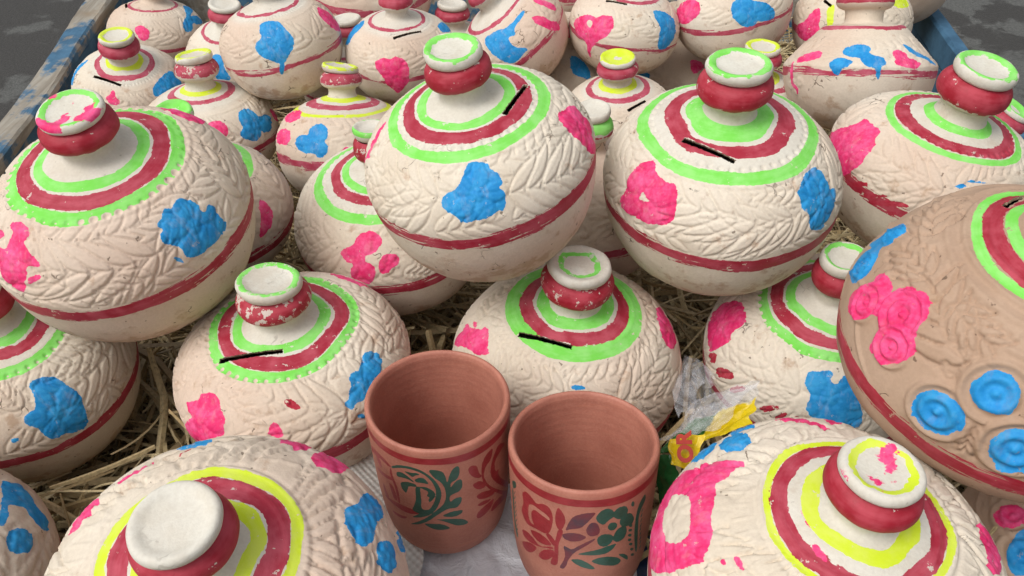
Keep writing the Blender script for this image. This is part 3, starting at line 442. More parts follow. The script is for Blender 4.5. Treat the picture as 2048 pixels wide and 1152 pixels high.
 'P20': {'R':0.08,'c':[-0.3103,1.0745,-0.4727],'B':[0.987,-0.0,-0.1606,0.0087,0.9985,0.0535,0.1603,-0.0542,0.9856],'hs':1.059,'hl':1.114,'hn':0.52,'rr':0.513,'rg':0.68,'cap':0.25,'paint':[('b',[[-0.011,-0.638,0.592],[0.156,-0.604,0.601],[0.292,-0.619,0.562],[0.364,-0.707,0.471],[0.478,-0.758,0.34],[0.48,-0.823,0.227],[0.374,-0.914,0.105],[0.267,-0.964,0.0],[0.165,-0.984,0.022],[0.099,-0.985,0.088],[-0.051,-0.975,0.153],[-0.151,-0.926,0.269],[-0.1,-0.874,0.369],[0.007,-0.852,0.411],[-0.023,-0.757,0.512]]),('b',[[0.198,-0.975,0.044],[0.275,-0.959,0.022],[0.195,-0.96,-0.181],[0.137,-0.976,-0.154]]),('p',[[0.745,-0.013,0.522],[0.828,0.091,0.431],[0.94,0.145,0.232],[0.974,0.225,-0.011],[0.989,-0.078,0.066],[0.919,-0.221,0.248],[0.822,-0.224,0.411]])],'slots':[],'fronds':[]},
 'P21': {'R':0.0763,'c':[-0.1534,1.0961,-0.4932],'B':[1.0,-0.0,-0.0048,-0.0001,0.9996,-0.027,0.0048,0.027,0.9996],'hs':0.983,'hl':1.107,'hn':0.52,'rr':0.501,'rg':0.68,'cap':0.25,'paint':[('p',[[-0.338,-0.881,0.235],[-0.212,-0.866,0.323],[-0.059,-0.901,0.305],[0.031,-0.879,0.342],[0.176,-0.883,0.309],[0.244,-0.929,0.188],[0.235,-0.962,0.079],[0.236,-0.965,-0.083],[0.141,-0.969,-0.18],[0.016,-0.939,-0.332],[-0.05,-0.963,-0.249],[-0.159,-0.975,-0.143],[-0.203,-0.977,0.019],[-0.316,-0.93,0.127]]),('b',[[-0.981,-0.051,0.127],[-0.932,0.073,0.254],[-0.776,0.099,0.45],[-0.596,0.135,0.564],[-0.597,-0.203,0.554],[-0.79,-0.276,0.397],[-0.821,-0.37,0.309]]),('b',[[0.682,-0.006,0.523],[0.759,0.334,0.404],[0.893,0.286,0.249],[0.868,-0.004,0.36],[0.763,-0.19,0.446]])],'slots':[([[-0.02,-0.644,0.546],[0.438,-0.397,0.572]],0.053)],'fronds':[]},
 'P22': {'R':0.083,'c':[0.0014,1.1803,-0.506],'B':[0.818,-0.0,-0.5752,-0.0271,0.9989,-0.0386,0.5745,0.0472,0.8171],'hs':0.933,'hl':1.131,'hn':0.52,'rr':0.585,'rg':0.68,'cap':0.25,'paint':[('b',[[-0.242,-0.638,0.496],[0.012,-0.682,0.496],[0.266,-0.712,0.448],[0.53,-0.494,0.472],[0.57,-0.532,0.429],[0.377,-0.71,0.407],[0.292,-0.77,0.389],[0.284,-0.836,0.32],[0.13,-0.845,0.359],[0.161,-0.937,0.203],[0.357,-0.931,0.021],[0.258,-0.961,0.037],[0.122,-0.992,-0.006],[-0.026,-0.999,-0.011],[-0.116,-0.978,0.112],[-0.212,-0.885,0.279],[-0.258,-0.749,0.418]]),('p',[[0.589,-0.626,0.356],[0.755,-0.554,0.238],[0.803,-0.573,0.101],[0.899,-0.424,-0.087],[0.855,-0.469,-0.204],[0.747,-0.661,-0.033],[0.645,-0.71,0.183]]),('p',[[0.7,-0.276,0.455],[0.889,-0.234,0.265],[0.966,-0.227,0.059],[0.915,-0.37,0.096],[0.769,-0.383,0.356]])],'slots':[],'fronds':[]},
 'P24': {'R':0.0799,'c':[0.1637,1.1861,-0.493],'B':[0.9943,0.0,0.1062,-0.0036,0.9994,0.034,-0.1061,-0.0342,0.9938],'hs':0.982,'hl':1.075,'hn':0.52,'rr':0.56,'rg':0.68,'cap':0.25,'paint':[('p',[[-0.942,-0.279,0.124],[-0.842,-0.411,0.25],[-0.712,-0.536,0.324],[-0.623,-0.657,0.301],[-0.487,-0.676,0.4],[-0.342,-0.759,0.4],[-0.316,-0.858,0.287],[-0.374,-0.891,0.17],[-0.446,-0.886,0.066],[-0.551,-0.832,-0.031],[-0.632,-0.727,-0.243],[-0.581,-0.675,-0.421],[-0.629,-0.64,-0.407],[-0.713,-0.689,-0.106],[-0.892,-0.44,-0.063],[-0.958,-0.275,0.028]]),('P',[[-0.76,-0.583,0.195],[-0.719,-0.592,0.26],[-0.669,-0.663,0.241],[-0.68,-0.692,0.16],[-0.725,-0.658,0.134]]),('b',[[0.342,-0.575,0.53],[0.533,-0.463,0.508],[0.757,-0.39,0.381],[0.86,-0.429,0.185],[0.78,-0.626,-0.004],[0.654,-0.746,-0.095],[0.502,-0.861,-0.036],[0.485,-0.824,0.2],[0.506,-0.751,0.301],[0.394,-0.703,0.426]])],'slots':[([[-0.463,-0.424,0.555],[-0.111,-0.558,0.581]],0.054)],'fronds':[]},
 'P25': {'R':0.083,'c':[0.3238,1.203,-0.4743],'B':[0.9774,0.0,-0.2114,0.0205,0.9953,0.0947,0.2104,-0.0968,0.9728],'hs':1.001,'hl':1.141,'hn':0.52,'rr':0.56,'rg':0.68,'cap':0.25,'paint':[('b',[[-0.13,-0.818,0.412],[0.081,-0.836,0.4],[0.24,-0.865,0.32],[0.412,-0.845,0.249],[0.542,-0.826,0.097],[0.514,-0.855,-0.034],[0.321,-0.946,-0.012],[0.203,-0.975,0.037],[0.165,-0.983,-0.04],[-0.035,-0.998,-0.023],[-0.142,-0.979,0.086],[-0.211,-0.933,0.202],[-0.19,-0.874,0.324]]),('p',[[-0.961,-0.034,0.187],[-0.84,-0.163,0.384],[-0.628,-0.504,0.435],[-0.641,-0.664,0.277],[-0.76,-0.604,0.161],[-0.866,-0.485,0.059],[-0.975,-0.207,0.026]])],'slots':[],'fronds':[]},
 'P26': {'R':0.0809,'c':[0.15,1.0661,-0.5803],'B':[0.997,-0.0,-0.0773,-0.0007,1.0,-0.0089,0.0773,0.0089,0.997],'hs':0.995,'hl':1.15,'hn':0.508,'rr':0.554,'rg':0.68,'cap':0.298,'paint':[],'slots':[([[0.103,-0.688,0.521],[0.43,-0.453,0.564]],0.05)],'fronds':[]},
 'P27': {'R':0.0922,'c':[0.4381,0.9904,-0.4646],'B':[1.0,-0.0,0.0075,-0.003,0.9167,0.3996,-0.0069,-0.3996,0.9167],'hs':1.0,'hl':1.143,'hn':0.52,'rr':0.56,'rg':0.68,'cap':0.31,'paint':[('p',[[-0.964,-0.218,0.091],[-0.934,-0.237,0.181],[-0.838,-0.409,0.263],[-0.763,-0.51,0.286],[-0.773,-0.561,0.207],[-0.838,-0.518,0.118],[-0.944,-0.311,0.047]]),('p',[[-0.98,-0.168,0.047],[-0.966,-0.236,0.047],[-0.938,-0.251,-0.226],[-0.898,-0.345,-0.263],[-0.872,-0.296,-0.382],[-0.912,-0.288,-0.29],[-0.945,-0.192,-0.253]]),('b',[[-0.512,-0.737,0.319],[-0.373,-0.757,0.395],[-0.225,-0.826,0.384],[-0.194,-0.876,0.319],[-0.239,-0.892,0.277],[-0.161,-0.934,0.228],[-0.038,-0.965,0.175],[-0.035,-0.988,0.091],[-0.113,-0.992,0.009],[-0.109,-0.992,-0.035],[-0.103,-0.984,-0.14],[-0.142,-0.979,-0.14],[-0.173,-0.984,-0.013],[-0.279,-0.957,0.025],[-0.341,-0.925,0.113],[-0.34,-0.896,0.196],[-0.471,-0.833,0.201],[-0.514,-0.784,0.253]]),('b',[[-0.678,-0.721,0.08],[-0.628,-0.741,0.16],[-0.525,-0.808,0.181],[-0.446,-0.875,0.129],[-0.447,-0.888,0.047],[-0.55,-0.831,-0.041],[-0.562,-0.818,-0.096],[-0.598,-0.793,-0.09],[-0.666,-0.746,-0.002]]),('p',[[0.076,-0.918,0.281],[0.178,-0.874,0.328],[0.269,-0.88,0.281],[0.288,-0.914,0.196],[0.392,-0.891,0.155],[0.469,-0.873,0.074],[0.378,-0.925,-0.013],[0.173,-0.984,0.009],[0.073,-0.986,0.091],[0.117,-0.951,0.196]]),('b',[[0.308,-0.782,0.399],[0.394,-0.774,0.366],[0.521,-0.773,0.263],[0.79,-0.595,0.091],[0.771,-0.636,0.003],[0.511,-0.818,0.181],[0.372,-0.855,0.263]])],'slots':[],'fronds':[]},
 'P28': {'R':0.083,'c':[0.4985,1.1922,-0.4881],'B':[0.9994,0.0,-0.0347,0.0001,1.0,0.0029,0.0347,-0.0029,0.9994],'hs':1.007,'hl':1.163,'hn':0.52,'rr':0.56,'rg':0.68,'cap':0.25,'paint':[('p',[[-0.995,-0.07,-0.034],[-0.916,-0.32,0.163],[-0.83,-0.315,0.337],[-0.742,-0.366,0.416],[-0.746,-0.503,0.318],[-0.779,-0.576,0.168],[-0.73,-0.669,0.082],[-0.821,-0.564,-0.05],[-0.868,-0.471,-0.15],[-0.951,-0.237,-0.188],[-0.987,-0.099,-0.117]]),('y',[[-0.656,-0.451,0.447],[-0.532,-0.479,0.515],[-0.589,-0.753,0.205],[-0.669,-0.705,0.157]]),('y',[[0.389,-0.521,0.556],[0.759,-0.254,0.443],[0.732,-0.449,0.384],[0.511,-0.615,0.443],[0.363,-0.628,0.509]])],'slots':[([[-0.667,-0.297,0.506],[-0.597,-0.484,0.475]],0.048)],'fronds':[]},
 'P29': {'R':0.0834,'c':[0.3399,1.0701,-0.5725],'B':[0.9998,0.0,-0.0185,-0.0001,1.0,-0.0029,0.0185,0.0029,0.9998],'hs':0.998,'hl':1.15,'hn':0.517,'rr':0.56,'rg':0.68,'cap':0.282,'paint':[],'slots':[],'fronds':[]},
 'P30': {'R':0.082,'c':[-0.6306,1.428,-0.6076],'B':[0.9953,0.0,0.0965,-0.0085,0.9961,0.0875,-0.0961,-0.0879,0.9915],'hs':0.985,'hl':1.15,'hn':0.52,'rr':0.502,'rg':0.68,'cap':0.25,'paint':[('b',[[0.515,0.243,0.583],[0.548,0.507,0.485],[0.658,0.505,0.404],[0.772,-0.105,0.455],[0.811,0.225,0.393],[0.875,0.413,0.169],[0.922,-0.069,0.271],[0.852,-0.158,0.364],[0.886,-0.323,0.237],[0.823,-0.461,0.237],[0.717,-0.47,0.377],[0.728,-0.119,0.49]]),('p',[[-0.13,-0.843,0.381],[0.034,-0.786,0.447],[0.201,-0.855,0.345],[0.193,-0.929,0.221],[0.089,-0.968,0.154],[-0.012,-0.952,0.211]])],'slots':[([[-0.608,0.118,0.562],[-0.441,-0.3,0.597]],0.059)],'fronds':[]},
 'P31': {'R':0.083,'c':[-0.4622,1.3253,-0.6058],'B':[0.999,0.0,0.0453,0.0048,0.9944,-0.1059,-0.045,0.106,0.9933],'hs':1.004,'hl':1.15,'hn':0.493,'rr':0.575,'rg':0.68,'cap':0.297,'paint':[('b',[[-0.243,-0.736,0.467],[-0.091,-0.713,0.511],[0.014,-0.802,0.439],[0.044,-0.917,0.286],[0.155,-0.976,0.095],[-0.052,-0.992,0.057],[-0.175,-0.97,0.117],[-0.125,-0.916,0.277],[-0.239,-0.833,0.371]])],'slots':[],'fronds':[]},
 'P16': {'R':0.0953,'c':[0.0866,0.7847,-0.5295],'B':[0.9998,0.0,-0.0215,0.0,1.0,0.0013,0.0215,-0.0013,0.9998],'hs':1.0,'hl':1.15,'hn':0.52,'rr':0.56,'rg':0.68,'cap':0.201,'paint':[],'slots':[],'fronds':[]},
 'P3': {'R':0.1089,'c':[-0.4612,0.3368,-0.5834],'B':[0.9964,0.0,0.0846,-0.0066,0.997,0.0774,-0.0843,-0.0777,0.9934],'hs':1.031,'hl':1.155,'hn':0.52,'rr':0.56,'rg':0.68,'cap':0.25,'paint':[('b',[[0.465,0.64,0.462],[0.522,0.656,0.414],[0.542,0.719,0.323],[0.648,0.626,0.323],[0.75,0.525,0.299],[0.826,0.496,0.187],[0.861,0.429,0.193],[0.856,0.363,0.275],[0.792,0.386,0.357],[0.72,0.459,0.398],[0.682,0.431,0.446],[0.642,0.401,0.498],[0.698,0.322,0.486],[0.723,0.224,0.498],[0.7,0.191,0.521]]),('b',[[0.747,0.193,0.482],[0.786,0.278,0.418],[0.836,0.288,0.352],[0.877,0.231,0.314],[0.893,0.141,0.318],[0.86,0.075,0.385],[0.812,0.06,0.438],[0.775,0.119,0.47]])],'slots':[],'fronds':[]},
 'P14': {'R':0.0858,'c':[0.446,0.376,-0.6098],'B':[1.0,-0.0,0.0,0.0,1.0,-0.0,0.0,0.0,1.0],'hs':1.0,'hl':1.15,'hn':0.52,'rr':0.56,'rg':0.68,'cap':0.25,'paint':[('b',[[-0.746,-0.142,0.481],[-0.661,-0.04,0.544],[-0.564,-0.02,0.593],[-0.516,-0.136,0.606],[-0.586,-0.348,0.532],[-0.681,-0.385,0.457],[-0.764,-0.352,0.399],[-0.78,-0.246,0.422]]),('p',[[-0.725,0.225,0.481],[-0.601,0.3,0.538],[-0.485,0.211,0.608],[-0.498,0.072,0.619],[-0.615,0.013,0.572],[-0.703,0.049,0.518],[-0.741,0.124,0.488]])],'slots':[],'fronds':[],'roses':[([-0.66,-0.221,0.524],0.235),([-0.603,0.145,0.57],0.2)]},
 'P23': {'R':0.08,'c':[-0.0942,1.2965,-0.5969],'B':[1.0,0.0,0.0054,0.0,1.0,-0.0027,-0.0054,0.0027,1.0],'hs':0.999,'hl':1.15,'hn':0.519,'rr':0.56,'rg':0.68,'cap':0.295,'paint':[],'slots':[],'fronds':[]},
 'P32': {'R':0.0937,'c':[-0.2209,1.3195,-0.486],'B':[1.0,-0.0,0.0,0.0,1.0,-0.0,0.0,0.0,1.0],'hs':1.0,'hl':1.15,'hn':0.52,'rr':0.56,'rg':0.68,'cap':0.25,'paint':[],'slots':[],'fronds':[]},
 'P33': {'R':0.0776,'c':[-0.2424,1.1807,-0.5712],'B':[1.0,-0.0,0.003,0.0,1.0,-0.0049,-0.003,0.0049,1.0],'hs':0.998,'hl':1.15,'hn':0.518,'rr':0.56,'rg':0.68,'cap':0.277,'paint':[],'slots':[],'fronds':[]},
 'P35': {'R':0.1,'c':[0.658,1.4509,-0.5042],'B':[1.0,-0.0,0.0,0.0,1.0,-0.0,0.0,0.0,1.0],'hs':1.0,'hl':1.15,'hn':0.52,'rr':0.56,'rg':0.68,'cap':0.25,'paint':[],'slots':[],'fronds':[]},
 'P36': {'R':0.0959,'c':[0.2665,1.2899,-0.6207],'B':[1.0,-0.0,0.0,0.0,1.0,-0.0,0.0,0.0,1.0],'hs':1.0,'hl':1.15,'hn':0.52,'rr':0.56,'rg':0.68,'cap':0.25,'paint':[('b',[[-0.731,-0.566,0.275],[-0.524,-0.69,0.369],[-0.525,-0.757,0.28],[-0.681,-0.652,0.242]]),('p',[[0.12,-0.603,0.572],[0.295,-0.599,0.541],[0.379,-0.663,0.477],[0.193,-0.819,0.399],[0.121,-0.766,0.465]])],'slots':[],'fronds':[]},
 'P37': {'R':0.0878,'c':[0.0898,1.2525,-0.6115],'B':[1.0,-0.0,0.0,0.0,1.0,-0.0,0.0,0.0,1.0],'hs':1.0,'hl':1.15,'hn':0.52,'rr':0.56,'rg':0.68,'cap':0.25,'paint':[('b',[[-0.012,-0.387,0.655],[0.141,-0.422,0.636],[0.316,-0.641,0.512],[0.344,-0.781,0.387],[0.159,-0.798,0.426],[-0.006,-0.743,0.495]])],'slots':[],'fronds':[]},
 'P38': {'R':0.083,'c':[0.5801,0.9269,-0.58],'B':[0.9162,-0.0,0.4007,-0.001,1.0,0.0023,-0.4007,-0.0025,0.9162],'hs':0.998,'hl':1.15,'hn':0.518,'rr':0.56,'rg':0.68,'cap':0.266,'paint':[],'slots':[],'fronds':[]},
 'P39': {'R':0.0829,'c':[0.0907,1.3702,-0.4923],'B':[1.0,-0.0,0.0,0.0,1.0,-0.0,0.0,0.0,1.0],'hs':1.0,'hl':1.15,'hn':0.52,'rr':0.56,'rg':0.68,'cap':0.25,'paint':[],'slots':[],'fronds':[]},
}
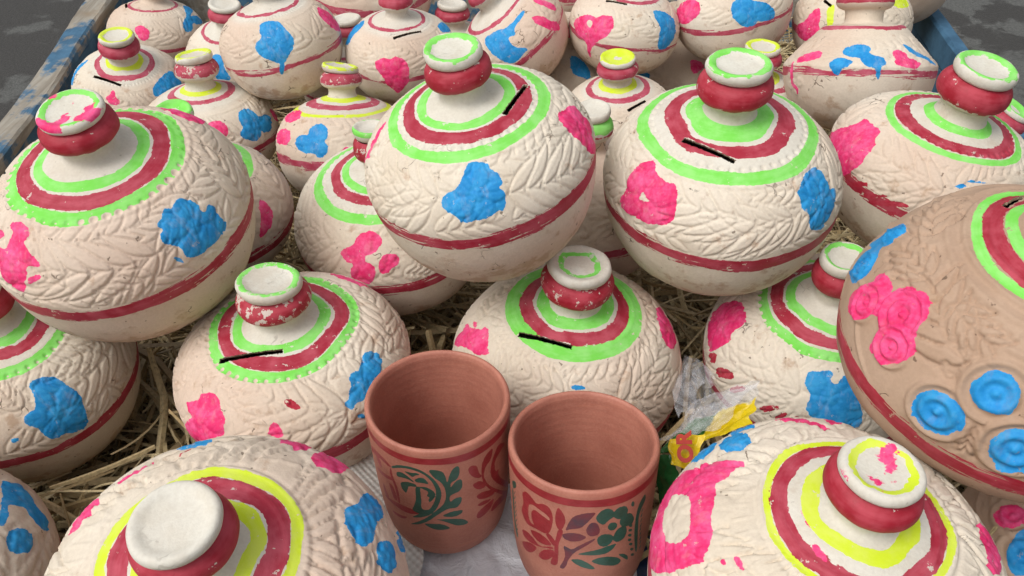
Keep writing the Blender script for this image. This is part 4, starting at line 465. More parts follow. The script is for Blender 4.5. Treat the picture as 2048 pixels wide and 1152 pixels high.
CUPS = {
 'K1': {'R':0.055,'c':[-0.0565,0.4309,-0.469],'B':[0.9999,-0.0,-0.0139,0.0007,0.9989,0.0475,0.0139,-0.0475,0.9988],'h':2.603,'paint':[('g',[[-0.596,-0.799,-0.49],[-0.469,-0.882,-0.374],[-0.334,-0.943,-0.332],[-0.195,-0.981,-0.349],[-0.087,-0.994,-0.432],[-0.004,-0.995,-0.54],[0.052,-0.991,-0.69],[0.073,-0.986,-0.839],[0.043,-0.984,-0.989],[-0.013,-0.978,-1.155],[-0.11,-0.966,-1.304],[-0.238,-0.939,-1.396],[-0.397,-0.88,-1.47],[-0.312,-0.918,-1.371],[-0.202,-0.952,-1.263],[-0.098,-0.973,-1.163],[-0.039,-0.983,-1.022],[-0.0,-0.988,-0.872],[-0.0,-0.991,-0.723],[-0.03,-0.994,-0.598],[-0.113,-0.991,-0.457],[-0.225,-0.973,-0.391],[-0.35,-0.936,-0.382],[-0.476,-0.877,-0.432],[-0.585,-0.806,-0.523]]),('g',[[-0.277,-0.951,-0.731],[-0.21,-0.969,-0.715],[-0.218,-0.963,-0.864],[-0.217,-0.959,-1.014],[-0.236,-0.948,-1.171],[-0.199,-0.955,-1.221],[-0.102,-0.971,-1.188],[-0.181,-0.954,-1.321],[-0.28,-0.93,-1.329],[-0.376,-0.897,-1.279],[-0.33,-0.92,-1.171],[-0.288,-0.941,-0.997]]),('g',[[-0.527,-0.844,-0.557],[-0.448,-0.89,-0.507],[-0.381,-0.92,-0.54],[-0.324,-0.94,-0.59],[-0.269,-0.955,-0.656],[-0.372,-0.922,-0.607],[-0.463,-0.879,-0.623],[-0.526,-0.842,-0.648]]),('g',[[-0.488,-0.862,-0.748],[-0.392,-0.912,-0.673],[-0.274,-0.954,-0.673],[-0.252,-0.958,-0.731],[-0.375,-0.917,-0.756],[-0.394,-0.906,-0.839],[-0.424,-0.89,-0.939],[-0.452,-0.877,-0.914],[-0.483,-0.862,-0.856]]),('g',[[-0.41,-0.909,-0.465],[-0.357,-0.931,-0.457],[-0.3,-0.951,-0.457],[-0.229,-0.971,-0.432],[-0.19,-0.979,-0.465],[-0.258,-0.963,-0.49],[-0.295,-0.951,-0.54],[-0.341,-0.936,-0.507]]),('g',[[-0.278,-0.955,-0.59],[-0.199,-0.976,-0.515],[-0.13,-0.987,-0.532],[-0.082,-0.99,-0.64],[-0.173,-0.978,-0.623],[-0.257,-0.959,-0.632]]),('g',[[-0.24,-0.962,-0.723],[-0.134,-0.983,-0.698],[-0.043,-0.989,-0.764],[-0.004,-0.988,-0.872],[-0.098,-0.978,-1.03],[-0.12,-0.977,-0.989],[-0.09,-0.982,-0.914],[-0.137,-0.977,-0.897],[-0.095,-0.985,-0.806],[-0.159,-0.977,-0.756]]),('g',[[-0.074,-0.997,-0.341],[0.031,-1.0,-0.341],[0.117,-0.992,-0.391],[0.147,-0.985,-0.507],[0.151,-0.982,-0.615],[0.173,-0.979,-0.598],[0.19,-0.978,-0.499],[0.242,-0.97,-0.366],[0.305,-0.952,-0.316],[0.334,-0.942,-0.366],[0.324,-0.942,-0.507],[0.278,-0.954,-0.598],[0.207,-0.972,-0.623],[0.189,-0.972,-0.748],[0.274,-0.955,-0.615],[0.348,-0.931,-0.598],[0.355,-0.925,-0.756],[0.309,-0.938,-0.848],[0.226,-0.961,-0.872],[0.167,-0.972,-0.914],[0.171,-0.967,-1.047],[0.243,-0.955,-0.972],[0.333,-0.927,-0.972],[0.319,-0.927,-1.097],[0.253,-0.943,-1.188],[0.14,-0.967,-1.171],[0.051,-0.973,-1.238],[-0.051,-0.969,-1.337],[-0.147,-0.955,-1.454],[-0.305,-0.911,-1.595],[-0.451,-0.84,-1.669],[-0.298,-0.916,-1.52],[-0.135,-0.961,-1.346],[-0.004,-0.977,-1.18],[0.086,-0.978,-1.072],[0.129,-0.978,-0.922],[0.129,-0.982,-0.74],[0.082,-0.991,-0.598],[-0.013,-0.997,-0.49]]),('g',[[0.047,-0.97,-1.321],[0.182,-0.957,-1.246],[0.333,-0.915,-1.263],[0.316,-0.918,-1.337],[0.222,-0.943,-1.379],[0.093,-0.966,-1.354]]),('g',[[-0.055,-0.966,-1.412],[0.076,-0.965,-1.404],[0.193,-0.948,-1.421],[0.334,-0.906,-1.479],[0.395,-0.876,-1.595],[0.351,-0.891,-1.628],[0.232,-0.932,-1.595],[0.142,-0.953,-1.512],[0.038,-0.966,-1.437]]),('g',[[-0.225,-0.936,-1.537],[-0.126,-0.955,-1.52],[0.034,-0.963,-1.512],[0.154,-0.945,-1.636],[0.046,-0.954,-1.661],[-0.075,-0.953,-1.653],[-0.171,-0.945,-1.603]]),('r',[[0.769,-0.639,-0.307],[0.737,-0.67,-0.515],[0.662,-0.742,-0.573],[0.623,-0.77,-0.748],[0.684,-0.708,-1.005],[0.795,-0.562,-1.279],[0.931,-0.102,-1.843],[0.92,-0.097,-1.95],[0.769,-0.595,-1.296],[0.658,-0.731,-1.014],[0.606,-0.782,-0.789],[0.61,-0.788,-0.499],[0.672,-0.74,-0.349]]),('r',[[0.441,-0.895,-0.44],[0.488,-0.871,-0.407],[0.554,-0.829,-0.465],[0.57,-0.814,-0.623],[0.613,-0.778,-0.74],[0.565,-0.814,-0.731],[0.489,-0.864,-0.64],[0.448,-0.889,-0.532]]),('r',[[0.483,-0.863,-0.798],[0.575,-0.806,-0.789],[0.631,-0.759,-0.889],[0.649,-0.74,-1.005],[0.558,-0.812,-0.972],[0.501,-0.851,-0.881]]),('r',[[0.524,-0.83,-1.072],[0.611,-0.768,-1.063],[0.726,-0.654,-1.171],[0.769,-0.595,-1.296],[0.7,-0.676,-1.288],[0.594,-0.774,-1.221],[0.536,-0.818,-1.155]]),('r',[[0.519,-0.823,-1.288],[0.603,-0.764,-1.271],[0.721,-0.649,-1.362],[0.661,-0.709,-1.379],[0.567,-0.787,-1.354]]),('r',[[0.5,-0.823,-1.537],[0.537,-0.804,-1.445],[0.657,-0.711,-1.396],[0.755,-0.606,-1.396],[0.716,-0.644,-1.537],[0.639,-0.716,-1.603],[0.529,-0.799,-1.628]]),('r',[[0.686,-0.663,-1.669],[0.738,-0.62,-1.512],[0.837,-0.478,-1.52],[0.924,-0.097,-1.909],[0.832,-0.461,-1.694]]),('r',[[0.841,-0.541,-0.349],[0.769,-0.634,-0.49],[0.716,-0.686,-0.706],[0.733,-0.66,-0.922],[0.819,-0.532,-1.205],[0.936,-0.094,-1.793],[0.947,-0.163,-1.595],[0.846,-0.493,-1.122],[0.815,-0.555,-0.956],[0.828,-0.538,-0.864],[0.781,-0.605,-0.856],[0.775,-0.622,-0.623],[0.86,-0.502,-0.532],[0.929,-0.357,-0.54]]),('r',[[-0.901,-0.425,-0.49],[-0.73,-0.681,-0.415],[-0.596,-0.799,-0.49],[-0.613,-0.784,-0.54],[-0.769,-0.634,-0.499],[-0.952,-0.277,-0.706]]),('r',[[-0.602,-0.792,-0.548],[-0.597,-0.792,-0.706],[-0.544,-0.823,-0.922],[-0.538,-0.813,-1.23],[-0.569,-0.79,-1.279],[-0.583,-0.795,-0.956],[-0.634,-0.762,-0.706],[-0.623,-0.776,-0.565]]),('r',[[-0.844,-0.528,-0.532],[-0.762,-0.64,-0.548],[-0.756,-0.64,-0.723],[-0.814,-0.565,-0.723]]),('r',[[-0.789,-0.584,-1.063],[-0.762,-0.612,-1.18],[-0.713,-0.659,-1.346],[-0.771,-0.587,-1.379],[-0.802,-0.551,-1.271]]),('r',[[-0.685,-0.71,-0.914],[-0.61,-0.774,-0.947],[-0.573,-0.789,-1.221],[-0.632,-0.74,-1.263],[-0.663,-0.723,-1.08]]),('r',[[-0.836,-0.488,-1.404],[-0.681,-0.693,-1.321],[-0.541,-0.809,-1.271],[-0.349,-0.909,-1.263],[-0.231,-0.944,-1.313],[-0.439,-0.862,-1.412],[-0.623,-0.742,-1.396]]),('r',[[-0.716,-0.639,-1.603],[-0.559,-0.783,-1.553],[-0.449,-0.853,-1.504],[-0.54,-0.793,-1.62],[-0.681,-0.669,-1.661]]),('r',[[-0.864,-0.479,-0.856],[-0.681,-0.718,-0.773],[-0.6,-0.788,-0.748],[-0.592,-0.793,-0.798],[-0.708,-0.689,-0.864],[-0.858,-0.486,-0.922]])]},
 'K2': {'R':0.055,'c':[0.0523,0.3962,-0.4744],'B':[0.9999,0.0,-0.0158,0.0021,0.9909,0.1347,0.0157,-0.1347,0.9908],'h':2.481,'paint':[('r',[[-0.827,-0.558,-0.433],[-0.79,-0.612,-0.353],[-0.737,-0.675,-0.345],[-0.694,-0.718,-0.385],[-0.645,-0.761,-0.433],[-0.57,-0.821,-0.361],[-0.5,-0.865,-0.369],[-0.457,-0.886,-0.449],[-0.44,-0.892,-0.569],[-0.454,-0.881,-0.713],[-0.486,-0.859,-0.866],[-0.548,-0.82,-0.906],[-0.653,-0.738,-0.906],[-0.762,-0.623,-0.954],[-0.805,-0.569,-0.898],[-0.836,-0.527,-0.801],[-0.83,-0.539,-0.729],[-0.809,-0.577,-0.609]]),('R',[[-0.737,-0.669,-0.529],[-0.686,-0.723,-0.489],[-0.623,-0.777,-0.505],[-0.538,-0.837,-0.521],[-0.482,-0.869,-0.577],[-0.485,-0.866,-0.625],[-0.57,-0.814,-0.585],[-0.675,-0.73,-0.553],[-0.717,-0.686,-0.649],[-0.708,-0.69,-0.785],[-0.673,-0.722,-0.866],[-0.728,-0.667,-0.858],[-0.75,-0.646,-0.753],[-0.749,-0.651,-0.625]]),('r',[[-0.383,-0.924,-0.313],[-0.333,-0.942,-0.377],[-0.291,-0.953,-0.473],[-0.287,-0.952,-0.561],[-0.319,-0.938,-0.697],[-0.371,-0.918,-0.737],[-0.408,-0.905,-0.625],[-0.413,-0.906,-0.489]]),('m',[[0.096,-0.995,-0.337],[0.048,-0.997,-0.425],[-0.022,-0.995,-0.537],[-0.099,-0.988,-0.633],[-0.215,-0.968,-0.665],[-0.285,-0.948,-0.721],[-0.249,-0.962,-0.569],[-0.19,-0.979,-0.425],[-0.057,-0.998,-0.353]]),('m',[[-0.318,-0.936,-0.793],[-0.214,-0.966,-0.737],[-0.099,-0.985,-0.737],[-0.004,-0.988,-0.801],[-0.095,-0.982,-0.874],[-0.201,-0.965,-0.906],[-0.284,-0.944,-0.882],[-0.317,-0.935,-0.842]]),('r',[[-0.371,-0.918,-0.721],[-0.31,-0.941,-0.713],[-0.326,-0.932,-0.842],[-0.368,-0.911,-0.994],[-0.364,-0.902,-1.226],[-0.369,-0.892,-1.402],[-0.403,-0.874,-1.474],[-0.467,-0.842,-1.466],[-0.436,-0.865,-1.322],[-0.408,-0.884,-1.202],[-0.417,-0.885,-1.09],[-0.401,-0.9,-0.914]]),('r',[[-0.537,-0.827,-0.898],[-0.474,-0.865,-0.874],[-0.408,-0.895,-0.978],[-0.417,-0.885,-1.09],[-0.472,-0.861,-1.018]]),('r',[[-0.834,-0.506,-1.17],[-0.763,-0.612,-1.106],[-0.688,-0.694,-1.13],[-0.622,-0.748,-1.21],[-0.566,-0.793,-1.194],[-0.452,-0.867,-1.106],[-0.417,-0.883,-1.138],[-0.534,-0.815,-1.186],[-0.631,-0.739,-1.242],[-0.752,-0.614,-1.282],[-0.819,-0.522,-1.274]]),('r',[[-0.73,-0.657,-1.01],[-0.623,-0.762,-0.954],[-0.517,-0.836,-0.986],[-0.441,-0.874,-1.082],[-0.536,-0.817,-1.13],[-0.621,-0.753,-1.138],[-0.698,-0.686,-1.09]]),('r',[[-0.835,-0.482,-1.442],[-0.753,-0.61,-1.306],[-0.675,-0.699,-1.266],[-0.636,-0.732,-1.298],[-0.699,-0.663,-1.458],[-0.764,-0.581,-1.538],[-0.819,-0.502,-1.53]]),('r',[[-0.626,-0.733,-1.426],[-0.567,-0.788,-1.266],[-0.48,-0.848,-1.178],[-0.416,-0.882,-1.17],[-0.425,-0.872,-1.282],[-0.501,-0.825,-1.418],[-0.576,-0.771,-1.466]]),('m',[[0.086,-0.984,-0.826],[0.099,-0.982,-0.858],[-0.09,-0.977,-1.034],[-0.174,-0.961,-1.13],[-0.215,-0.949,-1.226],[-0.243,-0.939,-1.298],[-0.254,-0.932,-1.394],[-0.293,-0.916,-1.49],[-0.349,-0.897,-1.482],[-0.295,-0.923,-1.322],[-0.269,-0.937,-1.186],[-0.308,-0.933,-1.002],[-0.237,-0.951,-1.042],[-0.195,-0.96,-1.066],[-0.09,-0.98,-0.954]]),('g',[[0.091,-0.993,-0.433],[0.139,-0.99,-0.337],[0.225,-0.974,-0.289],[0.305,-0.952,-0.345],[0.337,-0.938,-0.465],[0.249,-0.963,-0.529],[0.202,-0.973,-0.593],[0.121,-0.988,-0.529]]),('g',[[0.308,-0.949,-0.409],[0.371,-0.929,-0.329],[0.473,-0.881,-0.345],[0.517,-0.852,-0.465],[0.475,-0.874,-0.553],[0.396,-0.912,-0.561],[0.324,-0.942,-0.489]]),('g',[[0.408,-0.906,-0.577],[0.471,-0.877,-0.505],[0.553,-0.827,-0.529],[0.614,-0.778,-0.689],[0.585,-0.798,-0.777],[0.457,-0.878,-0.737],[0.411,-0.903,-0.657]]),('g',[[0.367,-0.919,-0.769],[0.419,-0.898,-0.713],[0.502,-0.853,-0.753],[0.523,-0.837,-0.866],[0.488,-0.854,-0.978],[0.396,-0.899,-1.002],[0.321,-0.932,-0.906]]),('g',[[0.12,-0.98,-0.826],[0.197,-0.969,-0.761],[0.301,-0.941,-0.801],[0.345,-0.924,-0.874],[0.312,-0.932,-0.978],[0.233,-0.953,-1.026],[0.141,-0.974,-0.962]]),('m',[[-0.022,-0.992,-0.641],[0.026,-0.995,-0.529],[0.104,-0.99,-0.529],[0.147,-0.981,-0.641],[0.151,-0.978,-0.753],[0.047,-0.987,-0.793],[-0.009,-0.99,-0.737]]),('g',[[0.248,-0.961,-0.649],[0.278,-0.954,-0.577],[0.356,-0.928,-0.593],[0.383,-0.914,-0.673],[0.343,-0.929,-0.737],[0.285,-0.948,-0.721]]),('g',[[-0.127,-0.968,-1.138],[-0.0,-0.979,-1.082],[0.149,-0.969,-1.05],[0.279,-0.941,-1.018],[0.392,-0.9,-1.01],[0.351,-0.913,-1.098],[0.265,-0.939,-1.162],[0.132,-0.967,-1.162],[-0.034,-0.976,-1.146]]),('g',[[0.059,-0.969,-1.266],[0.156,-0.961,-1.218],[0.301,-0.925,-1.234],[0.432,-0.867,-1.33],[0.478,-0.837,-1.434],[0.418,-0.867,-1.482],[0.23,-0.938,-1.394],[0.118,-0.961,-1.33]]),('g',[[-0.21,-0.948,-1.258],[-0.085,-0.969,-1.234],[0.03,-0.969,-1.314],[0.126,-0.956,-1.434],[0.088,-0.959,-1.45],[-0.046,-0.964,-1.402],[-0.147,-0.957,-1.33]]),('g',[[0.415,-0.879,-1.25],[0.503,-0.829,-1.298],[0.568,-0.781,-1.402],[0.575,-0.77,-1.498],[0.505,-0.824,-1.386]]),('g',[[0.746,-0.665,-0.361],[0.766,-0.637,-0.481],[0.712,-0.693,-0.585],[0.676,-0.725,-0.705],[0.686,-0.704,-0.994],[0.712,-0.647,-1.482],[0.676,-0.688,-1.418],[0.631,-0.752,-1.002],[0.634,-0.763,-0.649],[0.657,-0.749,-0.497],[0.7,-0.712,-0.401]]),('g',[[0.563,-0.827,-0.313],[0.544,-0.838,-0.385],[0.583,-0.809,-0.449],[0.597,-0.8,-0.393]]),('g',[[-0.959,-0.27,-0.497],[-0.907,-0.418,-0.377],[-0.903,-0.421,-0.481],[-0.948,-0.294,-0.625]]),('g',[[-0.958,-0.257,-0.665],[-0.943,-0.311,-0.609],[-0.934,-0.313,-0.922],[-0.924,-0.305,-1.218],[-0.881,-0.388,-1.474],[-0.904,-0.324,-1.53],[-0.936,-0.251,-1.314],[-0.95,-0.25,-0.986]]),('g',[[0.713,-0.688,-0.689],[0.72,-0.683,-0.633],[0.741,-0.661,-0.617],[0.731,-0.67,-0.673]]),('g',[[0.705,-0.693,-0.777],[0.715,-0.685,-0.721],[0.736,-0.663,-0.705],[0.729,-0.668,-0.769]]),('g',[[0.709,-0.685,-0.882],[0.719,-0.677,-0.826],[0.74,-0.655,-0.809],[0.73,-0.663,-0.866]]),('g',[[0.713,-0.677,-0.986],[0.723,-0.669,-0.93],[0.741,-0.65,-0.906],[0.736,-0.651,-0.978]]),('g',[[0.711,-0.674,-1.066],[0.721,-0.666,-1.01],[0.742,-0.645,-0.994],[0.734,-0.649,-1.058]]),('g',[[0.719,-0.659,-1.162],[0.727,-0.654,-1.106],[0.75,-0.629,-1.09],[0.742,-0.634,-1.154]]),('g',[[0.727,-0.644,-1.266],[0.735,-0.639,-1.202],[0.757,-0.613,-1.186],[0.752,-0.615,-1.258]]),('g',[[0.735,-0.628,-1.362],[0.745,-0.62,-1.306],[0.767,-0.594,-1.29],[0.757,-0.602,-1.354]]),('g',[[0.737,-0.619,-1.474],[0.75,-0.607,-1.418],[0.769,-0.584,-1.402],[0.764,-0.586,-1.474]]),('g',[[0.539,-0.829,-0.777],[0.553,-0.82,-0.753],[0.592,-0.792,-0.785],[0.595,-0.789,-0.817],[0.577,-0.802,-0.826]]),('g',[[0.537,-0.828,-0.866],[0.552,-0.819,-0.842],[0.59,-0.79,-0.874],[0.597,-0.785,-0.906],[0.576,-0.8,-0.914]]),('g',[[0.536,-0.825,-0.962],[0.551,-0.816,-0.938],[0.588,-0.788,-0.97],[0.598,-0.779,-1.01],[0.577,-0.794,-1.018]]),('g',[[0.541,-0.817,-1.058],[0.556,-0.808,-1.034],[0.593,-0.78,-1.066],[0.599,-0.773,-1.106],[0.578,-0.789,-1.106]]),('g',[[0.563,-0.797,-1.162],[0.577,-0.787,-1.138],[0.617,-0.755,-1.178],[0.626,-0.745,-1.218],[0.602,-0.764,-1.218]]),('g',[[0.587,-0.772,-1.29],[0.601,-0.763,-1.266],[0.639,-0.729,-1.306],[0.648,-0.719,-1.346],[0.625,-0.739,-1.346]]),('g',[[0.607,-0.75,-1.426],[0.624,-0.737,-1.402],[0.663,-0.699,-1.45],[0.671,-0.689,-1.49],[0.65,-0.709,-1.49]]),('g',[[-0.935,-0.327,-0.705],[-0.927,-0.356,-0.633],[-0.912,-0.396,-0.561],[-0.92,-0.372,-0.633]]),('g',[[-0.936,-0.318,-0.809],[-0.926,-0.351,-0.729],[-0.911,-0.392,-0.657],[-0.918,-0.371,-0.729]]),('g',[[-0.931,-0.325,-0.898],[-0.921,-0.358,-0.817],[-0.909,-0.391,-0.753],[-0.916,-0.37,-0.826]]),('g',[[-0.931,-0.316,-0.986],[-0.922,-0.349,-0.906],[-0.907,-0.39,-0.834],[-0.916,-0.365,-0.906]]),('g',[[-0.928,-0.311,-1.082],[-0.916,-0.356,-0.986],[-0.902,-0.397,-0.914],[-0.911,-0.368,-0.994]]),('g',[[-0.923,-0.318,-1.146],[-0.914,-0.351,-1.066],[-0.9,-0.396,-0.986],[-0.908,-0.367,-1.066]]),('g',[[-0.918,-0.321,-1.242],[-0.908,-0.358,-1.154],[-0.893,-0.402,-1.074],[-0.903,-0.369,-1.162]]),('g',[[-0.913,-0.323,-1.338],[-0.903,-0.36,-1.25],[-0.887,-0.404,-1.17],[-0.898,-0.372,-1.258]]),('g',[[-0.908,-0.326,-1.418],[-0.898,-0.363,-1.33],[-0.886,-0.399,-1.258],[-0.893,-0.374,-1.338]])]},
}

# ================================================================== money banks
UPPER = np.array([(1, 0), (.985, .12), (.94, .25), (.86, .38), (.75, .49), (.62, .57), (.5, .62), (.4, .65), (.32, .68)])
LOWER = np.array([(1, 0), (.99, -.12), (.95, -.28), (.87, -.43), (.74, -.57), (.55, -.68), (.35, -.74)])


def bands_for(style, rr, rg):
    """painted rings on the shoulder: (colour, inner radius, outer radius)"""
    S = {
        'green': [('g', .60 * rr, .75 * rr), ('r', .79 * rr, rr), ('g', .86 * rg, rg)],
        'greenfill': [('g', .2, .67 * rr), ('r', .75 * rr, rr), ('g', .88 * rg, rg)],
        'greentouch': [('g', .48 * rr, .70 * rr), ('r', .76 * rr, rr), ('g', .985 * rr, rg)],
        'greenwide': [('g', .42 * rr, .58 * rr), ('r', .78 * rr, rr), ('g', .89 * rg, rg)],
        'brown': [('g', .64 * rr, .77 * rr), ('r', .78 * rr, rr), ('g', 1.0 * rr, rg)],
        'yellow': [('y', .54 * rr, .72 * rr), ('r', .745 * rr, rr), ('y', rr, rg)],
        'yellow2': [('y', .50 * rr, .68 * rr), ('r', .81 * rr, rr), ('y', rr, rg)],
        'small': [('y', .2, .62 * rr), ('r', .80 * rr, rr)],
        'small2': [('y', .2, .62 * rr), ('r', .74 * rr, rr), ('y', 1.2 * rr, 1.31 * rr)],
        'thin': [('r', .87 * rr, rr)],
        'none': [],
    }
    return S[style]


def surf_param(P, prof, svals):
    """(azimuth, arc) of local unit points on the lathe"""
    az = np.arctan2(P[..., 1], P[..., 0])
    z = P[..., 2]
    o = np.argsort(prof[:, 1])
    return az, np.interp(z, prof[o, 1], svals[o])


def leaf_h(x, y, bx, by, ang, ln, wd):
    c, s = math.cos(ang), math.sin(ang)
    t = ((x - bx) * c + (y - by) * s) / ln
    w = -(x - bx) * s + (y - by) * c
    W = wd * np.sin(math.pi * np.clip(t, 0, 1) ** .75) + 1e-4
    d = np.abs(w) / W
    inside = (t > 0) & (t < 1) & (d < 1)
    h = np.where(inside, .62 * (1 - d ** 3) + .22 * (1 - d), 0)
    h = h - np.where(inside, .30 * np.exp(-(w / .006) ** 2), 0)
    g = np.where((t > -.05) & (t < 1.05), np.exp(-((np.abs(w) - W) / .0085) ** 2), 0)
    return h, g


def frond(az, s, rloc, base, tip, prof, sv, rs):
    """leaf spray: a stem with leaflets on both sides, as relief height over the surface"""
    (a0, a1), (s0, s1) = zip(*[(float(q[0]), float(q[1])) for q in (surf_param(np.array(base), prof, sv), surf_param(np.array(tip), prof, sv))])
    da = (a1 - a0 + math.pi) % (2 * math.pi) - math.pi
    rm = float(np.interp((s0 + s1) / 2, sv, prof[:, 0]))
    tx, ty = da * rm * 1.12, (s1 - s0) * 1.12
    L = math.hypot(tx, ty)
    x = ((az - a0 + math.pi) % (2 * math.pi) - math.pi) * rm
    y = s - s0
    idx = np.where((x - tx / 2) ** 2 + (y - ty / 2) ** 2 < (L * .85 + .05) ** 2)[0]
    H = np.zeros(len(az))
    G = np.zeros(len(az))
    if len(idx) == 0 or L < .03:
        return H, G
    xx, yy = x[idx], y[idx]
    ang = math.atan2(ty, tx)
    bend = rs.uniform(-.14, .14)
    n = max(4, min(6, int(L / .15)))
    h = np.zeros(len(idx))
    g = np.zeros(len(idx))
    for i in range(n):
        t = .02 + .86 * i / n
        bx, by = tx * t - ty * bend * t * (1 - t), ty * t + tx * bend * t * (1 - t)
        a = ang + bend * (1 - 2 * t)
        for sd in (-1, 1):
            ln = min(L * (.62 - .16 * t), .46) * rs.uniform(.88, 1.08)
            hh, gg = leaf_h(xx, yy, bx, by, a + sd * (.46 + .22 * (1 - t)) * rs.uniform(.92, 1.08), ln, min(ln * .16, .055))
            h = np.maximum(h, hh)
            g = np.maximum(g, gg)
    hh, gg = leaf_h(xx, yy, tx * .9, ty * .9, ang - bend, L * .28, L * .05)
    h = np.maximum(h, hh)
    H[idx] = h
    G[idx] = g * (h < .55)
    return H, G


def flower(az, s, prof, sv, c, rad, rs, rings=False):
    a0, s0 = surf_param(np.array(c), prof, sv)
    rm = float(np.interp(s0, sv, prof[:, 0]))
    x = ((az - a0 + math.pi) % (2 * math.pi) - math.pi) * rm
    y = s - s0
    q = np.hypot(x, y) / rad
    th = np.arctan2(y, x) + rs.uniform(0, 6)
    if rings:
        return np.where(q < 1.05, .5 + .5 * np.cos(q * 6.2832 * 2.2), 0) * np.clip((1.1 - q) * 5, 0, 1)
    cp = np.abs(np.cos(th * 2.5))
    pet = .55 + .45 * cp
    h = .35 + .65 * np.minimum(1, cp * 1.8) - .5 * np.exp(-((q - .24) / .06) ** 2) + .25 * np.exp(-(q / .16) ** 2) - .25 * np.exp(-(np.sin(th * 2.5) / .10) ** 2) * (q > .26)
    return np.where(q < pet, h, 0) * np.clip((pet - q) * 8, 0, 1)


